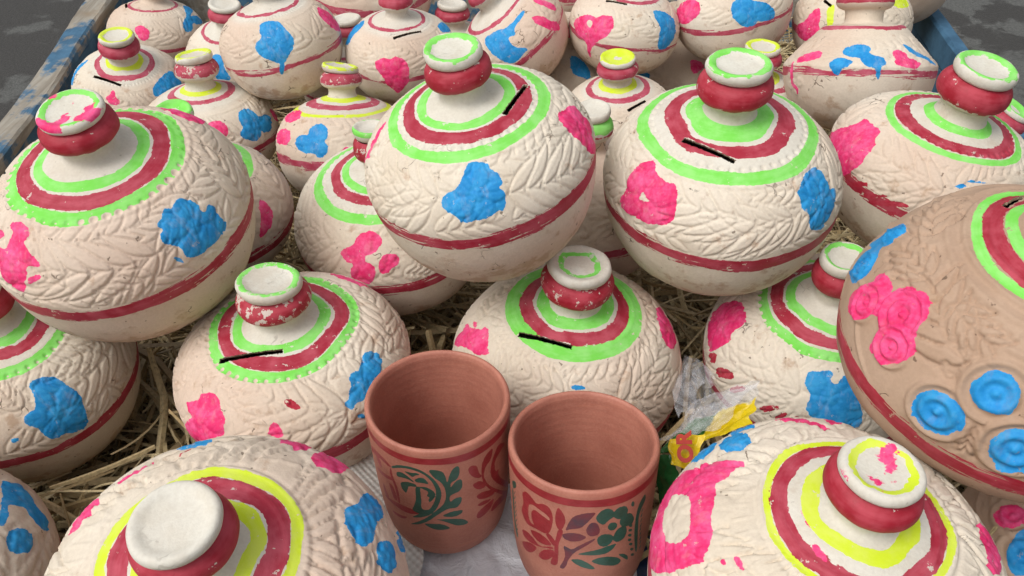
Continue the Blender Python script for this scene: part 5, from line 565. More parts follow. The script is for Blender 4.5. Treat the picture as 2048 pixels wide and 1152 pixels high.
def build_bank(key, style, label, capring, tone=0.0, res=1.0, relief='leaf', wear=.0, capcol=None, pits=46, angular=False, flake=0.0, teeth=False):
    d = POTS[key]
    R = d['R']
    seed = sum(ord(ch) * (i + 3) for i, ch in enumerate(key))
    rs = np.random.default_rng(seed)
    Bm = np.array(d['B']).reshape(3, 3)
    root = bpy.data.objects.new("clay_money_bank", None)
    col.objects.link(root)
    M4 = Matrix(Bm.tolist()).to_4x4()
    M4.translation = Vector(d['c']) + Vector((0, 0, CAMZ))
    root.matrix_world = M4
    root.empty_display_size = .05
    tag(root, label, "money bank", "painted clay money banks heaped on the cart")
    hs, hl, hn, cR, rr, rg = d['hs'], d['hl'], d['hn'], d['cap'], d['rr'], d['rg']
    # ---------------- profile in units of the belly radius
    nr = .80 * cR
    up = UPPER * [1, hs]
    if angular:
        up = np.array([(1, 0), (.985, .035), (.90, .12), (.78, .25), (.66, .38), (.56, .485), (.525, .515), (.49, .53), (.42, .54), (.36, .547), (.31, .552)])
    up = up[up[:, 0] > nr * (1.36 if not angular else 1.2)]
    zb = .68 * hs if not angular else .555
    if angular:
        up = up[up[:, 0] > nr * 1.2]
    neck = [(nr * (1.12 if not angular else 1.03), zb + (.07 if not angular else .045) * hn), (nr * 1.0, zb + .19 * hn), (nr * 1.02, zb + .29 * hn), (nr * 1.08, zb + .34 * hn)]
    low = np.vstack([[(.02, -.752)], [(.2, -.75)], (LOWER)[::-1]]) * [1, hl]
    prof = catmull(np.vstack([low, up[1:], neck]), 8)
    step = .0165 / res
    prof = resample(prof, step)
    ds = np.r_[0, np.cumsum(np.linalg.norm(np.diff(prof, axis=0), axis=1))]
    ib = int(np.argmax(prof[:, 0]))
    sv = ds - ds[ib]                       # arc length from the belly, up positive
    n = int(300 * res)
    az = azimuths(n)
    nrow = len(prof)
    T = np.gradient(prof, axis=0)
    T /= np.linalg.norm(T, axis=1)[:, None]
    ca, sa = np.cos(az), np.sin(az)
    P = np.stack([prof[:, 0][:, None] * ca, prof[:, 0][:, None] * sa, np.repeat(prof[:, 1][:, None], n, 1)], -1).reshape(-1, 3)
    N = np.stack([T[:, 1][:, None] * ca, T[:, 1][:, None] * sa, np.repeat(-T[:, 0][:, None], n, 1)], -1).reshape(-1, 3)
    AZ = np.tile(az, nrow)
    SV = np.repeat(sv, n)
    RV = np.repeat(prof[:, 0], n)
    isup = np.repeat(np.arange(nrow) > ib, n)
    # ---------------- paint
    far = np.full(len(P), 9.0)
    D = {c: far.copy() for c in 'rgybpdP'}
    lowring = Wob(seed + 1, 6, (1, 5))
    wobr = lowring(np.stack([np.cos(AZ), np.sin(AZ), SV * 2.5], -1)) * .021
    for c, a, b in bands_for(style, rr, rg):
        q = RV + wobr + .004 * np.sin(AZ * 5 + seed)
        dd = np.maximum(a - q, q - b) * R * 100
        zlim = prof[np.argmin(np.abs(sv - (sv[-1] - .30 * hn))), 1]
        dd = np.where(isup & (P[:, 2] < zb + .10 * hn), dd, 9)
        D[c] = np.minimum(D[c], dd)
    wb2 = Wob(seed + 5, 6, (1, 4))(np.stack([np.cos(AZ), np.sin(AZ), AZ * 0], -1)) * .02
    if relief != 'plain':
        bw = .062 if style not in ('thin',) else .042
        D['r'] = np.minimum(D['r'], (np.abs(SV + .055 + wb2) - bw) * R * 100)
    cents = []
    for c, poly in d['paint']:
        dd, ce, rad = paint_sdf(P, N, np.array(poly), R)
        D[c] = np.minimum(D[c], dd)
        if rad > .1 and c in 'bp':
            cents.append((ce, rad))
    D['p'] = np.maximum(D['p'], -D['P'])
    # ---------------- relief (in units of the radius)
    amp = {'vine': .024, 'net': .020}.get(relief, .0112)
    H = np.zeros(len(P))
    G = np.zeros(len(P))
    s_g = float(np.interp(-rg, -prof[ib:, 0], sv[ib:]))          # arc position of the outer ring
    s_g2 = float(np.interp(-rg * .9, -prof[ib:, 0], sv[ib:]))
    fr = list(d['fronds'])
    if relief in ('leaf', 'small', 'vine', 'net'):
        mid = s_g * .50

        def pt(a, s):
            r_ = float(np.interp(s, sv, prof[:, 0]))
            return [r_ * math.cos(a), r_ * math.sin(a), float(np.interp(s, sv, prof[:, 1]))]

        zone = []
        na = {'leaf': 7, 'small': 7, 'vine': 0, 'net': 7}[relief]
        for i in range(na):
            a0 = -math.pi / 2 + (i + .5) * 2 * math.pi / na
            blocked = False
            for f in fr:
                fa = np.arctan2(f[0][1] + f[1][1], f[0][0] + f[1][0])
                if abs((fa - a0 + math.pi) % (2 * math.pi) - math.pi) < .62:
                    blocked = True
            if blocked:
                continue
            rmid = float(np.interp(mid, sv, prof[:, 0]))

            w = .42 * (1 if i % 2 else -1)
            fr.append([pt(a0 - w, mid - .18 * s_g), pt(a0 + w, mid + .30 * s_g)])
        nmain = len(fr)
        for i in range(10 if relief == 'leaf' else 0):
            a0 = -math.pi / 2 + i * 2 * math.pi / 10 + .2
            fr.append([pt(a0 - .30, .80 * s_g), pt(a0 + .30, .84 * s_g)])
            fr.append([pt(a0 + .10, .12 * s_g), pt(a0 + .55, .20 * s_g)])
        inzone = 1 / (1 + np.exp(-(SV - .02) * 60)) / (1 + np.exp((SV - s_g + .03) * 60))
        for q_, f in enumerate(fr):
            h_, g_ = frond(AZ, SV, RV, f[0], f[1], prof, sv, rs)
            if relief == 'leaf' and q_ >= nmain:
                free = (H < .02) & (G < .05)
                h_, g_ = h_ * free * .8, g_ * free * .8
            H = np.maximum(H, h_)
            G = np.maximum(G, g_)
        H *= inzone
        G *= inzone
    if relief in ('net', 'vine'):
        f1, f2 = (9, 15) if relief == 'net' else (7, 12)
        wx = AZ * f1 + 1.1 * np.sin(SV * 9 + seed)
        wy = SV * f2 + .9 * np.sin(AZ * 4 + seed)
        l1 = np.abs(np.sin((wx + wy) * .5))
        l2 = np.abs(np.sin((wx - wy) * .5))
        ln = np.maximum(np.exp(-(l1 / .13) ** 2), np.exp(-(l2 / .13) ** 2))
        zone = 1 / (1 + np.exp(-(SV - .03) * 60)) / (1 + np.exp((SV - s_g + .03) * 60))
        H = np.maximum(H * .8, ln * (.45 if relief == 'net' else .55) * zone)
        if relief == 'vine':
            for sr in (s_g - .10, s_g - .24):
                H = H * (1 - np.exp(-((SV - sr) / .05) ** 2)) + .7 * np.exp(-((SV - sr) / .02) ** 2)
        if relief == 'net':
            H = H + .5 * zone * np.exp(-(np.sin(AZ * 22) / .25) ** 2) * np.exp(-((SV - s_g * .8) / .09) ** 2)
    flist = [(ce, rad * .85, False) for ce, rad in cents]
    if 'roses' in d:
        flist = [(np.array(c_), r_, True) for c_, r_ in d['roses']]
    for ce, rad, rose in flist:
        fl = flower(AZ, SV, prof, sv, ce, rad, rs, rose)
        w_ = (fl > 0)
        H = np.where(w_, .25 * H + fl * (1.1 if relief != 'net' else .6), H)
        G = np.where(w_, G * .3, G)
    H = H - 1.0 * G
    # rings either side of the outer painted band, and the row of finger-tip pits
    for sr, a_, w_ in ((s_g - .015, .55, .016), (s_g - .045, -.35, .012), (s_g2 + .03, .4, .014)):
        H = H + a_ * np.exp(-((SV - sr) / w_) ** 2)
    if pits:
        ang = (AZ * pits / (2 * math.pi)) % 1.0 - .5
        sp_ = s_g + .012
        if not teeth:
            sp_ = float(np.interp(-rg * .845, -prof[ib:, 0], sv[ib:]))
        if style in ('greentouch',):
            sp_ = s_g - .08
        px = ang * 2 * math.pi / pits * np.maximum(RV, .2)
        q = np.hypot(px, SV - sp_) / .021
        H = H - 1.15 * np.exp(-q ** 4)
        bare = (.75 - q) * .021 * R * 100 - np.clip(.05 + Wob(seed + 31, 6, (2, 6))(P) * .45, -.2, .3)
        if teeth:
            D['g'] = np.maximum(D['g'], bare)
    # trowel swirls under the belly
    sw = np.sin(AZ * 26 + SV * 34 + 2 * np.sin(AZ * 3 + seed)) * np.exp(-((SV + .42) / .24) ** 2)
    H = H + .07 * sw * (SV < -.1)
    lump = Wob(seed + 2, 8, (1.5, 4))(P) * .015 + Wob(seed + 3, 10, (6, 14))(P) * .0035
    sq = 1 + .015 * np.sin(2 * AZ + seed)          # not perfectly round
    Vv = P * np.stack([sq, sq, np.ones_like(sq)], -1) + N * (H * amp + lump)[:, None]
    shift = np.array([rs.normal() * .014, rs.normal() * .014, 0])
    up_f = np.clip((P[:, 2] - .45) / .6, 0, 1)[:, None]
    Vv = Vv + shift * up_f
    for (pts, wd) in d['slots']:
        a, b_ = np.array(pts[0]), np.array(pts[1])
        cc = (a + b_) / 2
        t = (b_ - a) / np.linalg.norm(b_ - a)
        u_ = (P - cc) @ t
        dist = np.linalg.norm(P - cc - u_[:, None] * t, axis=1)
        box = np.maximum(np.abs(u_) - np.linalg.norm(b_ - a) / 2, dist - max(wd, .028) * .43)
        lip = (.0 + .003 * np.sin(u_ * 40 + seed) - box) * R * 100
        for c in 'rgybpd':
            D[c] = np.maximum(D[c], lip)
    rag = np.clip(1 - np.abs(SV + .055) / .16, .14, 1)
    pa = np.stack([D['r'], D['g'], D['y']], -1)
    pb = np.stack([D['b'], D['p'], D['d']], -1)
    wr = np.full(len(P), wear + .05) + np.clip((-SV - .15) * .5, 0, .26)
    tn = np.where(isup & (tone < .05), -.75 / (1 + np.exp(-(SV - s_g2) * 40)), tone) if style != 'none' else np.full(len(P), tone)
    pc = np.stack([rag, tn, wr], -1)
    stv = np.stack([AZ * R * .8, SV * R, AZ * 0 + seed * .37], -1)
    F = [grid_faces(nrow, n)]
    # close the underside
    Vv = np.vstack([Vv, [[0, 0, prof[0, 1]]]])
    ci = len(Vv) - 1
    j = np.arange(n)
    F.append(np.stack([np.full(n, ci), (j + 1) % n, j], -1))
    ext = lambda a: np.vstack([a, a[:1]])
    me = mesh_np("bank_body", Vv * R, F, dict(pa=ext(pa), pb=ext(pb), pc=ext(pc), st=ext(stv)))
    body = link("body", me, CLAY, root)
    pk = .85 if style in ("thin", "small", "small2", "none") else (.25 if style != "brown" else .1)
    body.color = (pk, 0, 0, 1)
    # ---------------- coin slot: a real cut through the wall
    for (pts, wd) in d['slots']:
        a, b = np.array(pts[0]), np.array(pts[1])
        cc = (a + b) / 2
        t = (b - a)
        ln = np.linalg.norm(t)
        t = t / ln
        near = np.linalg.norm(P - cc, axis=1).argmin()
        nn = N[near]
        cc = cc + nn * ((P[near] - cc) @ nn)
        t = t - nn * (t @ nn)
        t /= np.linalg.norm(t)
        w = np.cross(nn, t)
        wd = max(wd, .030) * .98
        bm = bmesh.new()
        bm.from_mesh(me)
        cv, tv, wv, nv = [Vector(q) for q in (cc * R, t, w, nn)]
        rad = (ln * .75 + .05) * R
        for pl, no in ((cv + tv * ln * R / 2, tv), (cv - tv * ln * R / 2, -tv), (cv + wv * wd * R / 2, (wv + tv * .012)), (cv - wv * wd * R / 2, (-wv + tv * .010))):
            fs = [f for f in bm.faces if (f.verts[0].co - cv).length < rad]
            es = {e for f in fs for e in f.edges}
            vs = {v for f in fs for v in f.verts}
            bmesh.ops.bisect_plane(bm, geom=list(vs) + list(es) + fs, plane_co=pl, plane_no=no, dist=1e-6)
        kill = []
        for f in bm.faces:
            m_ = f.calc_center_median() - cv
            if m_.length < rad and abs(m_.dot(tv)) < ln * R / 2 and (m_ - wv * wd * R / 2).dot(wv + tv * .012) < 0 and (m_ + wv * wd * R / 2).dot(-wv + tv * .010) < 0 and abs(m_.dot(nv)) < .12 * R:
                kill.append(f)
        bmesh.ops.delete(bm, geom=kill, context='FACES')
        rim = [e for e in bm.edges if e.is_boundary and abs((e.verts[0].co - cv).dot(wv)) < wd * R and abs((e.verts[0].co - cv).dot(tv)) < ln * R * .52 and abs((e.verts[0].co - cv).dot(nv)) < .15 * R]
        for v in {v for e in rim for v in e.verts}:
            v.co += wv * float(rs.normal()) * .0028 * R + tv * float(rs.normal()) * .002 * R
        vs, fcs, ix = [], [], {}
        for e in rim:
            q = []
            for v in e.verts:
                if v.index not in ix or True:
                    pass
                key_ = (round(v.co.x, 6), round(v.co.y, 6), round(v.co.z, 6))
                if key_ not in ix:
                    ix[key_] = len(vs)
                    vs.append(v.co.copy())
                    vs.append(v.co - nv * .018 * R)
                q.append(ix[key_])
            fcs.append((q[0], q[1], q[1] + 1, q[0] + 1))
        bm.to_mesh(me)
        bm.free()
        sm = bpy.data.meshes.new("coin_slot")
        sm.from_pydata(vs, [], fcs)
        link("coin_slot", sm, SLOTM, root)
    # ---------------- collar and cap
    rc = 1.18 * cR
    colp = catmull([(nr * 1.08, zb + .335 * hn), (rc * .88, zb + .385 * hn), (rc * .985, zb + .47 * hn), (rc, zb + .56 * hn), (rc * .97, zb + .65 * hn), (rc * .88, zb + .73 * hn), (cR * .90, zb + .785 * hn), (cR * .87, zb + .80 * hn)], 6)
    capp = catmull([(cR * .87, zb + .795 * hn), (cR * .96, zb + .82 * hn), (cR * 1.01, zb + .88 * hn), (cR * 1.0, zb + .945 * hn), (cR * .94, zb + .99 * hn), (cR * .86, zb + 1.0 * hn), (cR * .77, zb + .985 * hn), (cR * .62, zb + .945 * hn), (cR * .35, zb + .925 * hn), (cR * .03, zb + .92 * hn)], 6)
    n2 = int(96 * res)
    az2 = azimuths(n2)
    tiltx, tilty = rs.normal(size=2) * .06
    for nm, pr in (("collar", colp), ("cap", capp)):
        pr = resample(pr, .012 / res)
        m = len(pr)
        Q = np.stack([pr[:, 0][:, None] * np.cos(az2), pr[:, 0][:, None] * np.sin(az2), np.repeat(pr[:, 1][:, None], n2, 1)], -1).reshape(-1, 3)
        RQ, ZQ, AQ = np.repeat(pr[:, 0], n2), np.repeat(pr[:, 1], n2), np.tile(az2, m)
        lump = Wob(seed + 11, 8, (4, 12))(Q) * .009 + Wob(seed + 12, 8, (14, 30))(Q) * .003
        W = Q.copy()
        rad_dir = np.stack([np.cos(AQ), np.sin(AQ), AQ * 0], -1)
        W += rad_dir * lump[:, None]
        if nm == "cap":
            dz = (tiltx * W[:, 0] + tilty * W[:, 1]) / max(cR, .1) * .6
            W[:, 2] += dz * np.clip((ZQ - (zb + .73 * hn)) / (.12 * hn), 0, 1) * .5
            W[:, 2] += Wob(seed + 13, 8, (5, 16))(Q) * .006 * np.clip((ZQ - (zb + .8 * hn)) / (.1 * hn), 0, 1)
        W += shift * np.clip((ZQ - .45) / .6, 0, 1)[:, None]
        DD = {c: np.full(len(Q), 9.0) for c in 'rgybpd'}
        wz = Wob(seed + 14, 8, (3, 9))(rad_dir) * .012
        if nm == "collar":
            lo = zb + (.41 if pk < .5 else .50) * hn
            if capcol == 'greencollar':
                DD['g'] = np.maximum(zb + .56 * hn - ZQ, -9) * R * 100 + wz * 30
                DD['r'] = np.maximum(lo - ZQ - wz, ZQ - (zb + .54 * hn)) * R * 100
            else:
                DD['r'] = (lo - ZQ - wz) * R * 100
        else:
            if capring:
                c, a, b = capring
                q = RQ / cR + wz * 4
                dd = np.maximum(a - q, q - b) * cR * R * 100
                dd = np.where(ZQ > zb + .90 * hn, dd, 9)
                DD[c] = np.minimum(DD[c], dd)
            if capcol == 'pinkdabs':
                DD['p'] = np.where(ZQ > zb + .9 * hn, .14 - Wob(seed + 21, 9, (9, 22))(Q) * .40, 9)
        pa = np.stack([DD['r'], DD['g'], DD['y']], -1)
        pb = np.stack([DD['b'], DD['p'], DD['d']], -1)
        pc = np.stack([np.full(len(Q), .2 if nm == 'collar' else .9), np.full(len(Q), tone if tone > .05 else -.85), np.full(len(Q), flake - .05)], -1)
        stv = np.stack([AQ * R * .3, ZQ * R, AQ * 0 + seed], -1)
        F = [grid_faces(m, n2)]
        if nm == "cap":
            W = np.vstack([W, [W[-n2:].mean(0)]])
            o_ = (m - 1) * n2
            j = np.arange(n2)
            F.append(np.stack([np.full(n2, len(W) - 1), o_ + j, o_ + (j + 1) % n2], -1))
            pa, pb, pc, stv = [np.vstack([q, q[-1:]]) for q in (pa, pb, pc, stv)]
        po = link(nm, mesh_np("bank_" + nm, W * R, F, dict(pa=pa, pb=pb, pc=pc, st=stv)), CLAY, root)
        po.color = (pk * .55 if pk > .5 else 0, 0, 0, 1)
    return root

# ================================================================== the setting: road and cart
def road_material():
    k = NT("wet_asphalt")
    v = k.coord()
    n1 = k.noise(v, 3.2, 5, .62, dist=.4)
    n2 = k.noise(v, 90, 4, .7)
    n3 = k.noise(v, 420, 2, .6)
    x = k.sep(v)[0]
    side = k.ramp(x, -.2, .9)
    c = k.mix(k.ramp(n2, .3, .72), srgb(46, 44, 42), srgb(68, 66, 63))
    dry = k.mix(k.ramp(n2, .3, .7), srgb(92, 94, 92), srgb(116, 117, 114))
    patch = k.ramp(k.math('ADD', n1, k.math('MULTIPLY', side, .10)), .56, .62, 0, .6)
    c = k.mix(patch, c, dry)
    c = k.mix(k.ramp(n3, .60, .74, 0, .45), c, srgb(148, 146, 142))
    k.set(Base_Color=c, Roughness=k.math('ADD', .55, k.math('MULTIPLY', patch, .35)))
    k.bump(k.math('ADD', n2, k.math('MULTIPLY', n3, .5)), .8, .006)
    return k.m


g = bpy.data.meshes.new("road")
g.from_pydata([(-60, -60, 0), (60, -60, 0), (60, 60, 0), (-60, 60, 0)], [], [(0, 1, 2, 3)])
tag(link("road", g, road_material()), kind="structure")
PEB = simple("road_grit", srgb(92, 88, 82), srgb(140, 136, 130), 60, .85, .4, .002)
for (x, y, s) in ((-1.62, 3.0, .022), (-1.35, 2.2, .012), (2.35, 3.3, .02), (2.9, 3.0, .016), (2.2, 2.7, .012)):
    bm = bmesh.new()
    bmesh.ops.create_icosphere(bm, subdivisions=2, radius=s)
    for v in bm.verts:
        v.co *= 1 + rng.normal() * .10
        v.co.z *= .6
    me = bpy.data.meshes.new("pebble")
    bm.to_mesh(me)
    bm.free()
    o = link("pebble", me, PEB)
    o.location = (x, y, s * .4)
    where = {(-1.62): "pale pebble on the dark road left of the cart, nearest the top edge", (-1.35): "small pale pebble on the dark road close to the left cart board",
             2.35: "grey pebble on the road right of the cart, largest there", 2.9: "grey pebble farthest right on the road beyond the cart", 2.2: "smallest grey pebble on the road right of the blue rail"}[x]
    tag(o, where, "pebble", "pebbles on the road")


def cart_wood(name, blue):
    k = NT(name)
    v = k.coord()
    gr = k.noise(k.vmath('MULTIPLY', v, (60, 3, 60)), 1.0, 5, .65, dist=.6)
    big = k.noise(v, 9, 5, .65)
    wood = k.mix(k.ramp(gr, .3, .7), srgb(172, 166, 154), srgb(128, 119, 106))
    wood = k.mix(k.ramp(big, .55, .75, 0, .6), wood, srgb(136, 112, 82))
    paint = k.mix(k.ramp(k.noise(v, 30, 4, .6), .3, .7), srgb(70, 112, 142), srgb(50, 88, 116))
    nz = k.sep(k.t.nodes.new("ShaderNodeNewGeometry").outputs["Normal"])
    m = k.ramp(k.math('ADD', big, k.math('MULTIPLY', gr, .35)), blue, blue + .09, 1, 0)
    k.set(Base_Color=k.mix(m, wood, paint), Roughness=.78)
    k.bump(k.math('ADD', gr, k.math('MULTIPLY', m, .4)), .5, .002)
    return k.m


TOPW = cart_wood("weathered_plank", .60)
SIDEW = cart_wood("chipped_blue_board", .70)
RAILW = cart_wood("blue_rail_paint", .92)
cart = bpy.data.objects.new("handcart", None)
col.objects.link(cart)
cart.location = (0, 1.0, 0)
tag(cart, "weathered wooden handcart with chipped blue sides under the pots", "handcart")


def strip(name, p0, p1, w0, w1, z0, z1, mat, seed, n=60, wav=.006, lean=0.0):
    """a long board from p0 to p1 (plan), w0..w1 across it (outwards), z0..z1 high, slightly wavy and worn"""
    r = np.random.default_rng(seed)
    ph = r.uniform(0, 6, 4)
    p0, p1 = np.array(p0, float), np.array(p1, float)
    d = (p1 - p0) / np.linalg.norm(p1 - p0)
    nrm = np.array([-d[1], d[0]])
    V = []
    ch = (z1 - z0) * .0 + .004
    sec = [(w0, z0), (w0, z1 - ch), (w0 + ch, z1), (w1 - ch, z1), (w1, z1 - ch), (w1, z0)]
    for i in range(n):
        t = i / (n - 1)
        wv = [wav * (math.sin(t * 9 + ph[k]) + .5 * math.sin(t * 23 + ph[k] * 2)) for k in range(4)]
        for k, (a, z) in enumerate(sec):
            q = p0 + (p1 - p0) * t + nrm * (a + (wv[0] if k >= 3 else wv[1] * .5) + lean * (z - z0))
            V.append((q[0], q[1], z + (wv[2] * .7 if z > z0 + .01 else 0) + r.normal() * .0006))
    V = np.array(V)
    F = [grid_faces(n, 6)]
    e0 = np.array([[5, 4, 3, 2], [5, 2, 1, 0]])
    e1 = np.array([[0, 1, 2, 3], [0, 3, 4, 5]]) + (n - 1) * 6
    me = mesh_np(name, V - np.array([0, 1.0, 0]), F + [e0, e1], smooth=False)
    return link(name, me, mat, cart)


ZT = CAMZ - .57
# left side: blue board with a worn grey plank nailed on top of it
strip("top_plank", (-.57, .10), (-.755, 1.80), 0.004, .046, ZT - .018, ZT, TOPW, 3, wav=.005)
strip("side_board", (-.57, .10), (-.755, 1.80), 0.010, .036, FLOOR - .05, ZT - .019, SIDEW, 4, wav=.002)
strip("side_rail", (.768, 1.80), (.585, .10), 0.0, .026, ZT - .045, ZT, RAILW, 5, wav=.001)
strip("side_board", (.768, 1.80), (.585, .10), 0.003, .022, FLOOR - .05, ZT - .046, SIDEW, 6, wav=.001)
strip("end_board", (-.75, 1.79), (.76, 1.79), 0.003, .028, FLOOR - .05, ZT - .03, TOPW, 7, wav=.001)
nfl = 10
for i in range(nfl):
    x0, x1 = -.76 + 1.53 * i / nfl, -.76 + 1.53 * (i + 1) / nfl - .004
    link("floor_plank", box_mesh("floor_plank", (x0, .06 - 1, FLOOR - .075), (x1, 1.78 - 1, FLOOR - .052)), TOPW, cart)
for y in (.3, 1.0, 1.6):
    link("cross_beam", box_mesh("cross_beam", (-.7, y - .03 - 1, FLOOR - .14), (.7, y + .03 - 1, FLOOR - .077)), SIDEW, cart)
RUB = simple("tyre_rubber", srgb(34, 33, 32), srgb(58, 55, 52), 40)
for (x, y) in ((-.52, .5), (.52, .5), (-.52, 1.45), (.52, 1.45)):
    bm = bmesh.new()
    for i in range(32):
        a0, a1 = 2 * math.pi * i / 32, 2 * math.pi * (i + 1) / 32
        rg_ = []
        for a in (a0, a1):
            rg_.append([bm.verts.new((x + .018 * math.cos(b), y - 1 + (.285 + .018 * math.sin(b)) * math.cos(a), .305 + (.285 + .018 * math.sin(b)) * math.sin(a))) for b in [2 * math.pi * q / 8 for q in range(8)]])
        for q in range(8):
            bm.faces.new((rg_[0][q], rg_[0][(q + 1) % 8], rg_[1][(q + 1) % 8], rg_[1][q]))
    for i in range(12):
        a = 2 * math.pi * i / 12
        vv = [bm.verts.new((x + dx, y - 1 + r_ * math.cos(a) + o_ * math.sin(a), .305 + r_ * math.sin(a) - o_ * math.cos(a))) for r_, dx, o_ in ((.02, -.004, -.004), (.02, .004, .004), (.27, .002, .003), (.27, -.002, -.003))]
        bm.faces.new(vv)
    bmesh.ops.remove_doubles(bm, verts=bm.verts[:], dist=1e-5)
    me = bpy.data.meshes.new("wheel")
    bm.to_mesh(me)
    bm.free()
    link("wheel", me, RUB, cart)
    link("axle_post", box_mesh("axle_post", (x - .03 + (.05 if x < 0 else -.05), y - .02 - 1, .28), (x + .03 + (.05 if x < 0 else -.05), y + .02 - 1, FLOOR - .141)), SIDEW, cart)

# ================================================================== place the money banks
G_, Y_ = ('g', .74, .96), ('y', .70, .95)
BANKS = [
 ('P8', 'green', "bank at upper centre with red knob, green rings and a big blue flower below", ('g', .70, .94), dict(res=1.55, flake=.12)),
 ('P9', 'greenfill', "bank right of centre with thick red collar, slot across its red ring", ('g', .72, .93), dict(res=1.55, flake=.12)),
 ('P5', 'green', "large bank at left edge whose knob top is dabbed with pink over green", ('g', .72, .9), dict(res=1.6, teeth=True, capcol='pinkdabs')),
 ('P6', 'green', "bank left of the cups with flaking red knob and a slot left of it", ('g', .74, .95), dict(res=1.5, wear=.05, flake=.42, teeth=True)),
 ('P7', 'greentouch', "bank directly behind the two cups, wide green ring touching its red ring", ('g', .5, .66), dict(res=1.5, flake=.3)),
 ('P10', 'green', "bank half hidden behind upper centre bank, three pink dabs above its red line", ('g', .86, 1.1), dict(res=1.2, flake=.2)),
 ('P15', 'green', "bank hidden behind the big left bank, only its green knob top and right side showing", ('g', .45, 1.0), dict(res=.9)),
 ('P13', 'brown', "bare brown bank at right edge with pink roses and round blue dabs", ('g', .74, .95), dict(res=1.5, tone=1.0, relief='vine', pits=0)),
 ('P12', 'green', "bank under the brown one at right, with toothed green ring and large blue patch", ('g', .70, .88), dict(res=1.4, teeth=True)),
 ('P4', 'green', "bank at left edge under the big left bank, blue flower facing front", ('g', .74, .95), dict(res=1.4, teeth=True)),
 ('P1', 'yellow', "front left bank with plain white knob and yellow rings", None, dict(res=1.35, relief='net', pits=0)),
 ('P2', 'yellow2', "front right bank with pink dabbed knob and yellow rings", ('y', .66, .80), dict(res=1.35, relief='net', pits=0, capcol='pinkdabs')),
 ('P3', 'green', "corner bank at lower left edge with blue petals, mostly out of the picture", ('g', .74, .95), dict(res=.9, tone=.25)),
 ('P14', 'none', "brown bank in the lower right corner beneath the brown rose bank", ('g', .74, .95), dict(res=.9, tone=1.0, relief='vine', pits=0)),
 ('P11', 'greenwide', "bank at upper right edge with thick neck leaning right under a green rimmed cap", ('g', .72, .92), dict(res=1.3, flake=.1)),
 ('P16', 'none', "plain cap with green and red collar, bank wedged between two upper centre banks", None, dict(res=.9, capcol='greencollar')),
 ('P17', 'small', "small bank beside the left cart board, yellow rimmed cap and slot in front", Y_, dict(res=.8, relief='small', pits=60)),
 ('P18', 'small', "small bank with chipped yellow cap and blue three petal dab facing right", ('y', .68, .96), dict(res=.9, flake=.4, relief='small', pits=0)),
 ('P19', 'small2', "small bank with two yellow shoulder rings, blue clover dab in front", ('y', .74, 1.0), dict(res=.9, flake=.35, relief='small', pits=0)),
 ('P20', 'thin', "round bank high at left with blue rose dab dripping over its thin red line", None, dict(res=.85, relief='small', pits=70)),
 ('P21', 'thin', "bank with a pink heart shaped dab under its slot, left of the upper centre knob", Y_, dict(res=.85, relief='small', pits=70)),
 ('P22', 'thin', "bank tipped to the left at top centre with smeared blue and pink flowers", None, dict(res=.8, relief='small', pits=0)),
 ('P24', 'thin', "bank at top right of centre with dripping pink flower and blue right side", Y_, dict(res=.8, relief='small', pits=60)),
 ('P25', 'thin', "bank at the top edge right of centre, large blue patch above its red line", Y_, dict(res=.8, relief='small', pits=0)),
 ('P26', 'small', "small bank with broken yellow cap between the two upper centre knobs", ('y', .2, .95), dict(res=.75, relief='small', pits=0)),
 ('P27', 'thin', "wide angular bank at upper right seen side on, two blue dabs dripping", Y_, dict(res=.9, relief='small', pits=0, angular=True, tone=.08)),
 ('P28', 'none', "bank at top right behind the angular one with yellow stripes and red flower", Y_, dict(res=.75, relief='small', pits=0)),
 ('P29', 'small', "small yellow capped bank just behind the thick red collar right of centre", Y_, dict(res=.7, relief='small', pits=0)),
 ('P30', 'thin', "bank in the upper left corner by the cart board with blue petals", Y_, dict(res=.75, relief='small', pits=50, tone=.15)),
 ('P31', 'thin', "bank at top left with red collar and plain cap, behind the blue rose bank", None, dict(res=.75, relief='small', pits=0)),
 ('P23', 'thin', "bank at top centre with a broken cap, showing between two banks", None, dict(res=.6, relief='small', pits=0, wear=.1)),
 ('P32', 'none', "pale bank cut by the top edge, left of centre, without shoulder rings", None, dict(res=.65, relief='small', pits=0)),
 ('P33', 'thin', "bank behind the heart dabbed one, only its pale cap and red collar showing", None, dict(res=.6, relief='small', pits=0)),
 ('P35', 'none', "dull tan bank farthest back at the top right by the blue rail", None, dict(res=.6, relief='small', pits=0, tone=.6)),
 ('P36', 'none', "dusky bank low in the heap under the top row, right of centre", None, dict(res=.6, relief='small', pits=0, tone=.35)),
 ('P37', 'none', "low bank with a blue patch in the gap below the top row, centre", None, dict(res=.6, relief='small', pits=0, tone=.25)),
 ('P38', 'thin', "bank by the right rail, only its pale green cap peeping out behind another", ('g', .3, 1.0), dict(res=.6, relief='small', pits=0)),
 ('P39', 'none', "bank cut by the top edge at centre, behind the tipped one", None, dict(res=.6, relief='small', pits=0)),
]
for key, style, label, ring_, kw in BANKS:
    build_bank(key, style, label, ring_, **kw)


